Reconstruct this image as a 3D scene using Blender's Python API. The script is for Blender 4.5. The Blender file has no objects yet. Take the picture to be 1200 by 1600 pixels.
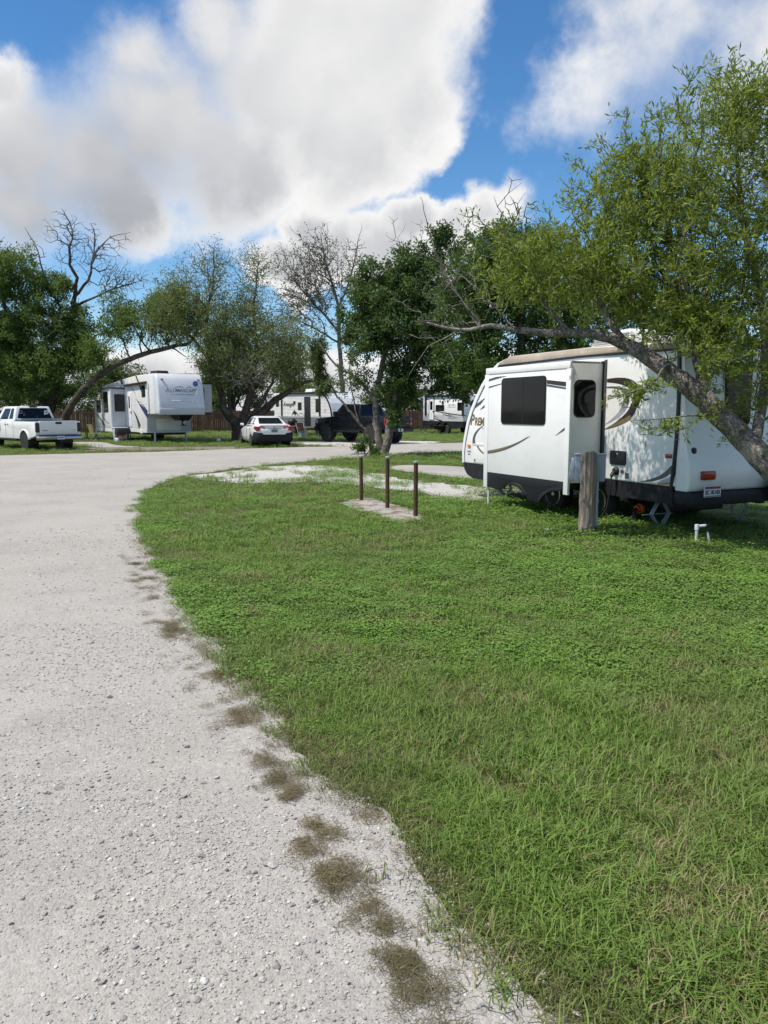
import bpy, bmesh, math, random
import numpy as np
from mathutils import Vector, Matrix
from mathutils.geometry import delaunay_2d_cdt

# ------------------------------------------------------------------ camera, sky, sun, exposure
sc = bpy.context.scene
COL = sc.collection
R = math.radians

cam_d = bpy.data.cameras.new('camera')
cam = bpy.data.objects.new('camera', cam_d)
COL.objects.link(cam)
cam_d.sensor_fit = 'VERTICAL'
cam_d.sensor_height = 36.0
cam_d.lens = 27.0
cam_d.clip_end = 6000
cam.location = (0, 0, 1.7)
cam.rotation_euler = (R(90 - 7.50), 0, 0)
sc.camera = cam

SUN_AZ, SUN_EL = -110.0, 60.0      # degrees from +Y towards +X, above the horizon
SUN_STRENGTH, SUN_ANGLE = 3.2, 0.6
SKY_STRENGTH, CLOUD_STRENGTH = 0.092, 0.60
EXPOSURE = 0.70

sd = Vector((math.sin(R(SUN_AZ)) * math.cos(R(SUN_EL)), math.cos(R(SUN_AZ)) * math.cos(R(SUN_EL)), math.sin(R(SUN_EL))))
sun_d = bpy.data.lights.new('sun', 'SUN')
sun_d.energy = SUN_STRENGTH
sun_d.angle = R(SUN_ANGLE)
sun_d.color = (1.0, 0.93, 0.83)
sun = bpy.data.objects.new('sun', sun_d)
sun.rotation_euler = sd.to_track_quat('Z', 'Y').to_euler()
sun.location = (-20, -20, 40)
COL.objects.link(sun)

sc.view_settings.view_transform = 'Standard'
sc.view_settings.look = 'None'
sc.view_settings.gamma = 1.0
sc.view_settings.use_curve_mapping = False
sc.view_settings.exposure = EXPOSURE
sc.cycles.use_denoising = True
sc.cycles.max_bounces = 6
sc.cycles.transparent_max_bounces = 8


class NT:
    """small node-tree helper"""
    def __init__(s, tree):
        s.t = tree

    def n(s, typ, **kw):
        nd = s.t.nodes.new(typ)
        for k, v in kw.items():
            setattr(nd, k, v)
        return nd

    def l(s, a, b):
        s.t.links.new(a, b)

    def math(s, op, a, b=None, clamp=False):
        nd = s.n('ShaderNodeMath', operation=op, use_clamp=clamp)
        for i, x in enumerate((a, b)):
            if x is None:
                continue
            if isinstance(x, (int, float)):
                nd.inputs[i].default_value = x
            else:
                s.l(x, nd.inputs[i])
        return nd.outputs[0]

    def maprange(s, v, a, b, c=0.0, d=1.0, smooth=True):
        nd = s.n('ShaderNodeMapRange')
        nd.interpolation_type = 'SMOOTHSTEP' if smooth else 'LINEAR'
        s.l(v, nd.inputs[0])
        for i, x in enumerate((a, b, c, d)):
            nd.inputs[i + 1].default_value = x
        return nd.outputs[0]

    def mix(s, fac, a, b):
        nd = s.n('ShaderNodeMix', data_type='RGBA')
        if isinstance(fac, (int, float)):
            nd.inputs[0].default_value = fac
        else:
            s.l(fac, nd.inputs[0])
        for i, x in ((6, a), (7, b)):
            if isinstance(x, tuple):
                nd.inputs[i].default_value = (x[0], x[1], x[2], 1)
            else:
                s.l(x, nd.inputs[i])
        return nd.outputs[2]

    def noise(s, vec, scale, detail=3.0, rough=0.55, out=0):
        nd = s.n('ShaderNodeTexNoise')
        nd.inputs['Scale'].default_value = scale
        nd.inputs['Detail'].default_value = detail
        nd.inputs['Roughness'].default_value = rough
        if vec is not None:
            s.l(vec, nd.inputs['Vector'])
        return nd.outputs[out]


# cumulus field: (azimuth, elevation, radius) in degrees, seen and unseen parts of the sky alike
CLOUDS = [(-15.4, 18.8, 7.3), (-8.0, 21.8, 7.7), (-1.8, 24.1, 7.1), (-19.7, 15.8, 6.5), (-12.1, 16.8, 6.4),
          (-3.6, 19.0, 6.8), (0.9, 21.7, 5.8), (-23.9, 16.5, 5.4), (-24.4, 19.9, 2.4), (-16.5, 22.6, 3.2),
          (-24.3, 13.2, 5.0), (-18.4, 13.6, 4.4), (-9.5, 16.4, 4.6), (1.8, 25.2, 4.8), (-11.8, 25.0, 3.2),
          (-5.7, 27.4, 5.3), (-29.7, 14.6, 6.8), (-5.2, 31.6, 6.5), (-13.7, 29.3, 3.9), (-5.5, 12.6, 2.6),
          (-3.7, 10.9, 3.3), (-6.9, 10.0, 3.1), (1.8, 13.0, 2.4), (4.6, 12.2, 2.8, 0.75), (7.3, 13.6, 2.6, 0.55),
          (0.0, 10.1, 4.0), (4.6, 9.2, 3.6), (9.6, 14.2, 2.2, 0.3), (15.2, 21.6, 5.4, 0.30), (19.7, 22.9, 6.6, 0.38),
          (23.3, 20.7, 6.6, 0.38), (13.0, 19.6, 3.8, 0.25), (26.8, 22.5, 7.8, 0.45), (17.1, 26.4, 5.4, 0.36), (24.6, 16.7, 4.6, 0.45)]
_r = random.Random(5)
for _k in range(26):
    _az = _r.uniform(38, 322)
    CLOUDS.append((_az, _r.uniform(8, 60), _r.uniform(6, 15)))
for _k in range(5):
    CLOUDS.append((_r.uniform(-40, 40), _r.uniform(42, 75), _r.uniform(5, 11)))


def build_world():
    w = bpy.data.worlds.new('World')
    sc.world = w
    w.use_nodes = True
    t = NT(w.node_tree)
    w.node_tree.nodes.clear()
    sky = t.n('ShaderNodeTexSky', sky_type='NISHITA')
    sky.sun_disc = False
    sky.sun_elevation = R(SUN_EL)
    sky.sun_rotation = R(SUN_AZ)
    sky.air_density = 1.0
    sky.dust_density = 0.2
    sky.ozone_density = 3.5
    bg1 = t.n('ShaderNodeBackground')
    bg1.inputs[1].default_value = SKY_STRENGTH
    hs = t.n('ShaderNodeHueSaturation')
    hs.inputs['Saturation'].default_value = 1.25
    t.l(sky.outputs[0], hs.inputs['Color'])
    t.l(hs.outputs[0], bg1.inputs[0])
    co = t.n('ShaderNodeTexCoord').outputs['Generated']
    # warp the direction so blob outlines become cauliflower edges
    wn = t.n('ShaderNodeTexNoise')
    wn.inputs['Scale'].default_value = 7.0
    wn.inputs['Detail'].default_value = 6.0
    wn.inputs['Roughness'].default_value = 0.62
    t.l(co, wn.inputs['Vector'])
    sub = t.n('ShaderNodeVectorMath', operation='SUBTRACT')
    t.l(wn.outputs['Color'], sub.inputs[0])
    sub.inputs[1].default_value = (0.5, 0.5, 0.5)
    sca = t.n('ShaderNodeVectorMath', operation='SCALE')
    t.l(sub.outputs[0], sca.inputs[0])
    sca.inputs['Scale'].default_value = 0.11
    add = t.n('ShaderNodeVectorMath', operation='ADD')
    t.l(co, add.inputs[0])
    t.l(sca.outputs[0], add.inputs[1])
    p = add.outputs[0]
    field = None
    for cl in CLOUDS:
        az, el, r = cl[:3]
        wt = cl[3] if len(cl) > 3 else 1.0
        c = (math.sin(R(az)) * math.cos(R(el)), math.cos(R(az)) * math.cos(R(el)), math.sin(R(el)))
        dn = t.n('ShaderNodeVectorMath', operation='DISTANCE')
        t.l(p, dn.inputs[0])
        dn.inputs[1].default_value = c
        m = t.n('ShaderNodeMath', operation='MULTIPLY_ADD')
        t.l(dn.outputs['Value'], m.inputs[0])
        m.inputs[1].default_value = -wt / R(r)
        m.inputs[2].default_value = wt
        if field is None:
            field = m.outputs[0]
        else:
            mm = t.n('ShaderNodeMath', operation='SMOOTH_MAX')
            t.l(field, mm.inputs[0])
            t.l(m.outputs[0], mm.inputs[1])
            mm.inputs[2].default_value = 0.25
            field = mm.outputs[0]
    # low bank of haze cloud towards the horizon
    sep = t.n('ShaderNodeSeparateXYZ')
    t.l(co, sep.inputs[0])
    low = t.maprange(sep.outputs[2], 0.135, 0.03, -0.6, 0.55)
    field = t.math('MAXIMUM', field, low)
    fine = t.math('SUBTRACT', t.noise(co, 16.0, 7.0, 0.6), 0.5)
    dens = t.math('ADD', field, t.math('MULTIPLY', fine, 0.55))
    soft = t.maprange(t.noise(co, 2.3, 2.0, 0.5), 0.42, 0.62, 0.24, 0.90)
    dn0 = t.math('DIVIDE', dens, soft)
    cov = t.maprange(dn0, 0.0, 1.0)
    # relief: compare the billow noise with itself a step towards the sun
    off = t.n('ShaderNodeVectorMath', operation='ADD')
    t.l(co, off.inputs[0])
    off.inputs[1].default_value = tuple(sd * 0.035)
    b0 = t.noise(co, 4.6, 4.0, 0.50)
    b1 = t.noise(off.outputs[0], 4.6, 4.0, 0.50)
    rel = t.math('MULTIPLY', t.math('SUBTRACT', b0, b1), 1.0)
    thick = t.maprange(dens, 0.12, 0.75)
    big = t.noise(co, 2.6, 3.0, 0.5)
    thick2 = t.math('MULTIPLY', thick, t.maprange(big, 0.30, 0.70, 0.70, 1.0))
    shade = t.math('ADD', t.math('SUBTRACT', 1.0, t.math('MULTIPLY', t.math('MULTIPLY', thick2, t.maprange(sep.outputs[2], 0.19, 0.43, 1.0, 0.36)), 0.88)), rel, clamp=True)
    ccol = t.mix(shade, (0.37, 0.39, 0.44), (1.0, 0.995, 0.985))
    bg2 = t.n('ShaderNodeBackground')
    bg2.inputs[1].default_value = CLOUD_STRENGTH
    t.l(ccol, bg2.inputs[0])
    mx = t.n('ShaderNodeMixShader')
    t.l(cov, mx.inputs[0])
    t.l(bg1.outputs[0], mx.inputs[1])
    t.l(bg2.outputs[0], mx.inputs[2])
    out = t.n('ShaderNodeOutputWorld')
    t.l(mx.outputs[0], out.inputs[0])
    w.cycles.sampling_method = 'MANUAL'
    w.cycles.sample_map_resolution = 512


build_world()

# ------------------------------------------------------------------ materials
MATS = {}


def M(name, col, rough=0.5, metal=0.0, var=0.10, vscale=2.0, bump=0.0, bscale=60.0, spec=0.5, coat=0.0, dirt=0.0, stretch=None):
    """painted, moulded or metal surface: base colour with uneven wear, optional dust and fine relief"""
    if name in MATS:
        return MATS[name]
    m = bpy.data.materials.new(name)
    m.use_nodes = True
    t = NT(m.node_tree)
    b = m.node_tree.nodes['Principled BSDF']
    co = t.n('ShaderNodeTexCoord').outputs['Object']
    if stretch:
        mp = t.n('ShaderNodeMapping')
        mp.inputs['Scale'].default_value = stretch
        t.l(co, mp.inputs['Vector'])
        co = mp.outputs[0]
    nz = t.noise(co, vscale, 5.0, 0.6)
    f = t.maprange(nz, 0.3, 0.7)
    dk = tuple(c * (1 - var) for c in col)
    lt = tuple(min(1, c * (1 + var * 0.6)) for c in col)
    c = t.mix(f, dk, lt)
    if dirt > 0:
        n2 = t.noise(co, vscale * 4.5, 6.0, 0.7)
        c = t.mix(t.math('MULTIPLY', t.maprange(n2, 0.48, 0.75), dirt), c, (0.22, 0.19, 0.14))
    t.l(c, b.inputs['Base Color'])
    b.inputs['Metallic'].default_value = metal
    t.l(t.maprange(nz, 0.2, 0.8, max(0.02, rough - 0.06), min(1, rough + 0.08)), b.inputs['Roughness'])
    b.inputs['Specular IOR Level'].default_value = spec
    b.inputs['Coat Weight'].default_value = coat
    if bump > 0:
        bn = t.n('ShaderNodeBump')
        bn.inputs['Strength'].default_value = bump
        bn.inputs['Distance'].default_value = 0.01
        t.l(t.noise(co, bscale, 4.0, 0.6), bn.inputs['Height'])
        t.l(bn.outputs[0], b.inputs['Normal'])
    MATS[name] = m
    return m


def leafmat(name, dark, light, trans=0.35, rough=0.55):
    m = bpy.data.materials.new(name)
    m.use_nodes = True
    t = NT(m.node_tree)
    b = m.node_tree.nodes['Principled BSDF']
    at = t.n('ShaderNodeAttribute')
    at.attribute_name = 'tint'
    c = t.mix(at.outputs['Fac'], dark, light)
    t.l(c, b.inputs['Base Color'])
    b.inputs['Roughness'].default_value = rough
    b.inputs['Specular IOR Level'].default_value = 0.35
    tr = t.n('ShaderNodeBsdfTranslucent')
    t.l(t.mix(0.25, c, (0.20, 0.26, 0.03)), tr.inputs[0])
    mx = t.n('ShaderNodeMixShader')
    mx.inputs[0].default_value = trans
    t.l(b.outputs[0], mx.inputs[1])
    t.l(tr.outputs[0], mx.inputs[2])
    t.l(mx.outputs[0], m.node_tree.nodes['Material Output'].inputs[0])
    return m


def barkmat(name, dark, light, scale=9.0):
    m = bpy.data.materials.new(name)
    m.use_nodes = True
    t = NT(m.node_tree)
    b = m.node_tree.nodes['Principled BSDF']
    co = t.n('ShaderNodeTexCoord').outputs['Object']
    n1 = t.noise(co, scale, 8.0, 0.72)
    vo = t.n('ShaderNodeTexVoronoi')
    vo.feature = 'DISTANCE_TO_EDGE'
    vo.inputs['Scale'].default_value = scale * 2.4
    wv = t.n('ShaderNodeVectorMath', operation='MULTIPLY_ADD')
    t.l(t.noise(co, scale * 1.5, 3.0, 0.6, out=1), wv.inputs[0])
    wv.inputs[1].default_value = (0.12, 0.12, 0.12)
    t.l(co, wv.inputs[2])
    t.l(wv.outputs[0], vo.inputs['Vector'])
    h = t.math('ADD', t.math('MULTIPLY', t.maprange(vo.outputs['Distance'], 0.0, 0.12), 0.28), t.math('MULTIPLY', n1, 1.5))
    c = t.mix(t.maprange(h, 0.68, 1.22), dark, light)
    c = t.mix(t.maprange(t.noise(co, scale * 0.35, 4.0, 0.6), 0.52, 0.72, 0, 0.6), c, tuple(min(1, x * 1.5 + 0.03) for x in light))
    t.l(c, b.inputs['Base Color'])
    b.inputs['Roughness'].default_value = 0.9
    b.inputs['Specular IOR Level'].default_value = 0.2
    bn = t.n('ShaderNodeBump')
    bn.inputs['Strength'].default_value = 0.9
    bn.inputs['Distance'].default_value = 0.02
    t.l(h, bn.inputs['Height'])
    t.l(bn.outputs[0], b.inputs['Normal'])
    return m


def grassmat(name, cols, dry, patch=0.9):
    """blade colour: per-tuft random green, dry straw in world-space patches"""
    m = bpy.data.materials.new(name)
    m.use_nodes = True
    t = NT(m.node_tree)
    b = m.node_tree.nodes['Principled BSDF']
    oi = t.n('ShaderNodeObjectInfo')
    ge = t.n('ShaderNodeNewGeometry')
    at = t.n('ShaderNodeAttribute')
    at.attribute_name = 'tint'
    c = t.mix(oi.outputs['Random'], cols[0], cols[1])
    c = t.mix(t.maprange(t.noise(ge.outputs['Position'], 0.75, 4.0, 0.6), 0.40, 0.64), c, cols[2])
    f = t.maprange(t.noise(ge.outputs['Position'], 1.3, 6.0, 0.65), 0.47, 0.68, 0.05, patch)
    f2 = t.math('GREATER_THAN', f, at.outputs['Fac'])
    c = t.mix(t.math('MULTIPLY', f2, 0.85), c, dry)
    t.l(c, b.inputs['Base Color'])
    b.inputs['Roughness'].default_value = 0.6
    b.inputs['Specular IOR Level'].default_value = 0.3
    tr = t.n('ShaderNodeBsdfTranslucent')
    t.l(c, tr.inputs[0])
    mx = t.n('ShaderNodeMixShader')
    mx.inputs[0].default_value = 0.3
    t.l(b.outputs[0], mx.inputs[1])
    t.l(tr.outputs[0], mx.inputs[2])
    t.l(mx.outputs[0], m.node_tree.nodes['Material Output'].inputs[0])
    return m


def groundmat(name, base, spots, gravel=0.0, bump=0.5, bscale=1.0):
    """soil / gravel sheets: colour mottled at three sizes in world space, stones as cell relief"""
    m = bpy.data.materials.new(name)
    m.use_nodes = True
    t = NT(m.node_tree)
    b = m.node_tree.nodes['Principled BSDF']
    pos = t.n('ShaderNodeNewGeometry').outputs['Position']
    a = t.maprange(t.noise(pos, 0.55, 5.0, 0.6), 0.35, 0.65)
    c = t.mix(a, base[0], base[1])
    for col, sc_, lo, hi, k in spots:
        c = t.mix(t.maprange(t.noise(pos, sc_, 6.0, 0.66), lo, hi, 0, k), c, col)
    h = t.noise(pos, 30 * bscale, 5.0, 0.7)
    if gravel > 0:
        vo = t.n('ShaderNodeTexVoronoi')
        vo.inputs['Scale'].default_value = 120.0
        t.l(pos, vo.inputs['Vector'])
        sp = t.n('ShaderNodeSeparateColor')
        t.l(vo.outputs['Color'], sp.inputs[0])
        c = t.mix(t.math('MULTIPLY', t.maprange(sp.outputs[0], 0.0, 1.0, 0, 1, False), gravel), c, tuple(min(1, x * 1.22) for x in base[1]))
        c = t.mix(t.math('MULTIPLY', t.maprange(sp.outputs[1], 0.72, 1.0), gravel), c, tuple(x * 0.5 for x in base[0]))
        vo2 = t.n('ShaderNodeTexVoronoi')
        vo2.inputs['Scale'].default_value = 48.0
        t.l(pos, vo2.inputs['Vector'])
        sp2 = t.n('ShaderNodeSeparateColor')
        t.l(vo2.outputs['Color'], sp2.inputs[0])
        c = t.mix(t.math('MULTIPLY', t.maprange(sp2.outputs[2], 0.86, 0.9), gravel * 0.8), c, tuple(min(1, x * 1.35) for x in base[1]))
        h = t.math('SUBTRACT', h, t.math('MULTIPLY', vo.outputs['Distance'], 0.7))
        h = t.math('SUBTRACT', h, t.math('MULTIPLY', vo2.outputs['Distance'], 0.5))
    t.l(c, b.inputs['Base Color'])
    b.inputs['Roughness'].default_value = 0.95
    b.inputs['Specular IOR Level'].default_value = 0.15
    bn = t.n('ShaderNodeBump')
    bn.inputs['Strength'].default_value = bump
    bn.inputs['Distance'].default_value = 0.02
    t.l(h, bn.inputs['Height'])
    t.l(bn.outputs[0], b.inputs['Normal'])
    return m


WHITE = M('white_fibreglass', (0.82, 0.82, 0.81), 0.32, var=0.04, vscale=1.2, coat=0.2, dirt=0.10)
WHITE2 = M('aged_white_panel', (0.70, 0.69, 0.655), 0.4, var=0.06, vscale=1.5, dirt=0.18)
GREYP = M('pale_grey_panel', (0.46, 0.48, 0.50), 0.42, var=0.06, dirt=0.12)
CAPGREY = M('silver_grey_gelcoat', (0.62, 0.645, 0.68), 0.3, var=0.04, coat=0.2)
CARW = M('white_car_paint', (0.80, 0.79, 0.77), 0.22, var=0.03, coat=0.6, dirt=0.05)
CARB = M('black_car_paint', (0.004, 0.005, 0.008), 0.25, var=0.1, coat=0.25, spec=0.3)
BLACK = M('black_trim', (0.012, 0.012, 0.014), 0.5, var=0.2)
SKIRT = M('dark_skirt_plastic', (0.012, 0.013, 0.017), 0.6, var=0.25, dirt=0.07, spec=0.3)
GLASS = M('tinted_window_glass', (0.006, 0.007, 0.009), 0.04, var=0.05, spec=0.32, bump=0.05, bscale=2.2)
GLASS2 = M('side_window_glass', (0.05, 0.07, 0.10), 0.04, var=0.05, spec=0.8)
RUBBER = M('tyre_rubber', (0.016, 0.015, 0.015), 0.85, var=0.3, vscale=8, dirt=0.35)
ALLOY = M('alloy_metal', (0.55, 0.56, 0.58), 0.3, 1.0, var=0.1)
DARKALLOY = M('dark_alloy', (0.05, 0.05, 0.055), 0.35, 0.6)
STEEL = M('galvanised_steel', (0.42, 0.46, 0.52), 0.45, 0.5, var=0.15, dirt=0.1)
RUST = M('rusty_steel_pipe', (0.085, 0.045, 0.028), 0.85, 0.1, var=0.5, vscale=14, bump=0.4, bscale=80)
RED = M('red_lens', (0.32, 0.012, 0.008), 0.2, var=0.1, coat=0.4)
AMBER = M('amber_lens', (0.6, 0.16, 0.02), 0.25, var=0.1)
ORANGE = M('orange_plastic', (0.65, 0.09, 0.02), 0.45)
TAN = M('weathered_tan_vinyl', (0.40, 0.34, 0.27), 0.7, var=0.18, vscale=2.5, dirt=0.3)
BROWN = M('dark_brown_vinyl', (0.035, 0.022, 0.022), 0.35)
GREYV = M('charcoal_vinyl', (0.075, 0.08, 0.095), 0.35)
SILV = M('silver_vinyl', (0.34, 0.345, 0.36), 0.35)
GOLD = M('bronze_gold_vinyl', (0.23, 0.17, 0.08), 0.38, 0.3)
BLUEV = M('navy_vinyl', (0.03, 0.04, 0.12), 0.35)
BLUE = M('blue_sticker', (0.02, 0.09, 0.36), 0.4)
CHROME = M('dull_chrome', (0.6, 0.6, 0.6), 0.18, 1.0)
PVC = M('white_pvc', (0.72, 0.73, 0.74), 0.4, var=0.05, dirt=0.15)
PLATE = M('licence_plate_white', (0.62, 0.64, 0.68), 0.4, var=0.05)
PLRED = M('licence_plate_red', (0.28, 0.015, 0.03), 0.4)
INK = M('dark_ink', (0.015, 0.02, 0.05), 0.5)
YEL = M('yellow_plastic', (0.36, 0.28, 0.12), 0.6)
TEAL = M('pale_green_plastic', (0.30, 0.40, 0.36), 0.5)
FENCE = M('stained_fence_board', (0.165, 0.080, 0.047), 0.8, var=0.4, vscale=3.0, bump=0.3, bscale=30, stretch=(6, 6, 0.8))
FENCE2 = M('faded_fence_board', (0.21, 0.115, 0.07), 0.8, var=0.4, vscale=3.0, bump=0.3, bscale=30, stretch=(6, 6, 0.8))
FENCE3 = M('dark_fence_board', (0.125, 0.06, 0.038), 0.8, var=0.4, vscale=3.0, bump=0.3, bscale=30, stretch=(6, 6, 0.8))
POSTW = M('weathered_post_wood', (0.31, 0.245, 0.20), 0.9, var=0.5, vscale=5.0, bump=1.0, bscale=22, dirt=0.35, stretch=(7, 7, 0.5))
CONC = M('weathered_concrete', (0.30, 0.29, 0.275), 0.9, var=0.18, vscale=3.0, bump=0.3, bscale=70, dirt=0.3)

# ------------------------------------------------------------------ mesh helpers


class MB:
    """collects shapes; build() links them as one mesh object"""
    def __init__(s):
        s.v = []
        s.f = []

    def add(s, vs, fs):
        k = len(s.v)
        s.v += [tuple(v) for v in vs]
        s.f += [tuple(i + k for i in f) for f in fs]
        return s

    def box(s, x0, x1, y0, y1, z0, z1):
        vs = [(x, y, z) for z in (z0, z1) for y in (y0, y1) for x in (x0, x1)]
        return s.add(vs, [(0, 2, 3, 1), (4, 5, 7, 6), (0, 1, 5, 4), (2, 6, 7, 3), (0, 4, 6, 2), (1, 3, 7, 5)])

    def prism(s, pts, axis, a, b):
        n = len(pts)
        def pt(p, w):
            if axis == 'y':
                return (p[0], w, p[1])
            if axis == 'x':
                return (w, p[0], p[1])
            return (p[0], p[1], w)
        vs = [pt(p, a) for p in pts] + [pt(p, b) for p in pts]
        fs = [tuple(range(n))[::-1], tuple(range(n, 2 * n))]
        fs += [(i, (i + 1) % n, n + (i + 1) % n, n + i) for i in range(n)]
        return s.add(vs, fs)

    def hexa(s, bot, top):
        return s.add(list(bot) + list(top), [(3, 2, 1, 0), (4, 5, 6, 7), (0, 1, 5, 4), (1, 2, 6, 5), (2, 3, 7, 6), (3, 0, 4, 7)])

    def tube(s, pts, r, n=8, r1=None):
        pts = [Vector(p) for p in pts]
        m = len(pts)
        vs = []
        up = None
        for i, p in enumerate(pts):
            t = (pts[min(i + 1, m - 1)] - pts[max(i - 1, 0)]).normalized()
            if up is None:
                up = Vector((0, 0, 1)) if abs(t.z) < 0.9 else Vector((1, 0, 0))
            a = t.cross(up).normalized()
            b = a.cross(t).normalized()
            up = b
            rr = r if r1 is None else r + (r1 - r) * i / (m - 1)
            for k in range(n):
                w = 2 * math.pi * k / n
                vs.append(p + a * (rr * math.cos(w)) + b * (rr * math.sin(w)))
        fs = [(i * n + k, i * n + (k + 1) % n, (i + 1) * n + (k + 1) % n, (i + 1) * n + k) for i in range(m - 1) for k in range(n)]
        fs += [tuple(range(n))[::-1], tuple(range((m - 1) * n, m * n))]
        return s.add(vs, fs)

    def lathe(s, prof, n=24, axis='y', c=(0, 0, 0)):
        """prof: (radius, offset along axis)"""
        vs = []
        for r, o in prof:
            for k in range(n):
                w = 2 * math.pi * k / n
                a, b = r * math.cos(w), r * math.sin(w)
                if axis == 'y':
                    vs.append((c[0] + a, c[1] + o, c[2] + b))
                elif axis == 'x':
                    vs.append((c[0] + o, c[1] + a, c[2] + b))
                else:
                    vs.append((c[0] + a, c[1] + b, c[2] + o))
        m = len(prof)
        fs = [(i * n + k, i * n + (k + 1) % n, (i + 1) * n + (k + 1) % n, (i + 1) * n + k) for i in range(m - 1) for k in range(n)]
        if prof[0][0] > 1e-4:
            fs.append(tuple(range(n))[::-1])
        if prof[-1][0] > 1e-4:
            fs.append(tuple(range((m - 1) * n, m * n)))
        return s.add(vs, fs)

    def build(s, name, mat, parent=None, bevel=0.0, seg=2, smooth=False):
        me = bpy.data.meshes.new(name)
        me.from_pydata(s.v, [], s.f)
        bm = bmesh.new()
        bm.from_mesh(me)
        bmesh.ops.recalc_face_normals(bm, faces=bm.faces)
        bm.to_mesh(me)
        bm.free()
        me.materials.append(mat)
        o = bpy.data.objects.new(name, me)
        COL.objects.link(o)
        if parent is not None:
            o.parent = parent
        if bevel > 0:
            b = o.modifiers.new('bevel', 'BEVEL')
            b.width = bevel
            b.segments = seg
            b.limit_method = 'ANGLE'
            b.angle_limit = R(35)
            b.harden_normals = False
            smooth = True
        if smooth:
            me.polygons.foreach_set('use_smooth', [True] * len(me.polygons))
            e = o.modifiers.new('split', 'EDGE_SPLIT')
            e.split_angle = R(50)
        return o


def tag(o, label=None, cat=None, group=None, kind=None):
    if label:
        o['label'] = label
    if cat:
        o['category'] = cat
    if group:
        o['group'] = group
    if kind:
        o['kind'] = kind
    return o


def thing(name, label, cat, loc=(0, 0, 0), rz=0.0, group=None):
    o = bpy.data.objects.new(name, None)
    o.empty_display_size = 0.3
    COL.objects.link(o)
    o.location = loc
    o.rotation_euler = (0, 0, rz)
    return tag(o, label, cat, group)


def rrect(x0, x1, z0, z1, r=0.06, k=4):
    pts = []
    for cx, cz, a0 in ((x1 - r, z1 - r, 0), (x0 + r, z1 - r, 90), (x0 + r, z0 + r, 180), (x1 - r, z0 + r, 270)):
        for i in range(k + 1):
            a = R(a0 + 90 * i / k)
            pts.append((cx + r * math.cos(a), cz + r * math.sin(a)))
    return pts


def arc(cx, cz, r, a0, a1, k=10):
    return [(cx + r * math.cos(R(a0 + (a1 - a0) * i / k)), cz + r * math.sin(R(a0 + (a1 - a0) * i / k))) for i in range(k + 1)]


def text(name, s, size, mat, parent, loc, rot, shear=0.0, ext=0.0015, align='CENTER', sx=1.0, bold=0.0):
    cu = bpy.data.curves.new(name, 'FONT')
    cu.body = s
    cu.size = size
    cu.shear = shear
    cu.extrude = ext
    cu.offset = bold
    cu.align_x = align
    cu.align_y = 'CENTER'
    cu.materials.append(mat)
    tmp = bpy.data.objects.new(name + '_outline', cu)
    COL.objects.link(tmp)
    dg = bpy.context.evaluated_depsgraph_get()
    me = bpy.data.meshes.new_from_object(tmp.evaluated_get(dg))
    bpy.data.objects.remove(tmp)
    me.name = name
    if not me.materials:
        me.materials.append(mat)
    o = bpy.data.objects.new(name, me)
    o.location = loc
    o.rotation_euler = rot
    o.scale = (sx, 1, 1)
    COL.objects.link(o)
    o.parent = parent
    return o


FACE_L = (R(90), 0, R(180))     # lettering on a +Y side
FACE_R = (R(90), 0, 0)          # on a -Y side
FACE_F = (R(90), 0, R(90))      # on a front (+X)
FACE_B = (R(90), 0, R(-90))     # on a rear (-X)


def np_mesh(name, v, quads, mat, parent=None, tint=None, tris=None):
    me = bpy.data.meshes.new(name)
    nq = 0 if quads is None else len(quads)
    nt = 0 if tris is None else len(tris)
    me.vertices.add(len(v))
    me.vertices.foreach_set('co', np.asarray(v, dtype=np.float32).ravel())
    idx = []
    if nq:
        idx.append(np.asarray(quads).ravel())
    if nt:
        idx.append(np.asarray(tris).ravel())
    idx = np.concatenate(idx)
    me.loops.add(len(idx))
    me.loops.foreach_set('vertex_index', idx.astype(np.int32))
    me.polygons.add(nq + nt)
    starts = np.concatenate([np.arange(nq) * 4, nq * 4 + np.arange(nt) * 3])
    me.polygons.foreach_set('loop_start', starts.astype(np.int32))
    if tint is not None:
        a = me.attributes.new('tint', 'FLOAT', 'FACE')
        a.data.foreach_set('value', np.asarray(tint, dtype=np.float32))
    me.update(calc_edges=True)
    me.materials.append(mat)
    o = bpy.data.objects.new(name, me)
    COL.objects.link(o)
    if parent is not None:
        o.parent = parent
    return o


def vnoise(p, scale, seed=0):
    """cheap 2-D value noise, 3 octaves, about -1..1"""
    p = np.asarray(p, dtype=float) * scale
    tot = np.zeros(len(p))
    amp, s = 1.0, 0.0
    for o in range(3):
        q = p * (2 ** o) + 17.3 * (o + 1) + seed * 3.7
        i = np.floor(q).astype(np.int64)
        f = q - i
        f = f * f * (3 - 2 * f)
        def h(a, b):
            x = np.sin(a * 127.1 + b * 311.7 + seed) * 43758.5453
            return (x - np.floor(x)) * 2 - 1
        v = (h(i[:, 0], i[:, 1]) * (1 - f[:, 0]) + h(i[:, 0] + 1, i[:, 1]) * f[:, 0]) * (1 - f[:, 1]) + \
            (h(i[:, 0], i[:, 1] + 1) * (1 - f[:, 0]) + h(i[:, 0] + 1, i[:, 1] + 1) * f[:, 0]) * f[:, 1]
        tot += amp * v
        s += amp
        amp *= 0.5
    return tot / s


def inside(p, poly):
    p = np.asarray(p)
    x, y = p[:, 0], p[:, 1]
    r = np.zeros(len(p), bool)
    n = len(poly)
    for i in range(n):
        x0, y0 = poly[i]
        x1, y1 = poly[(i + 1) % n]
        if y0 == y1:
            continue
        c = ((y0 > y) != (y1 > y)) & (x < (x1 - x0) * (y - y0) / (y1 - y0) + x0)
        r ^= c
    return r


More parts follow.
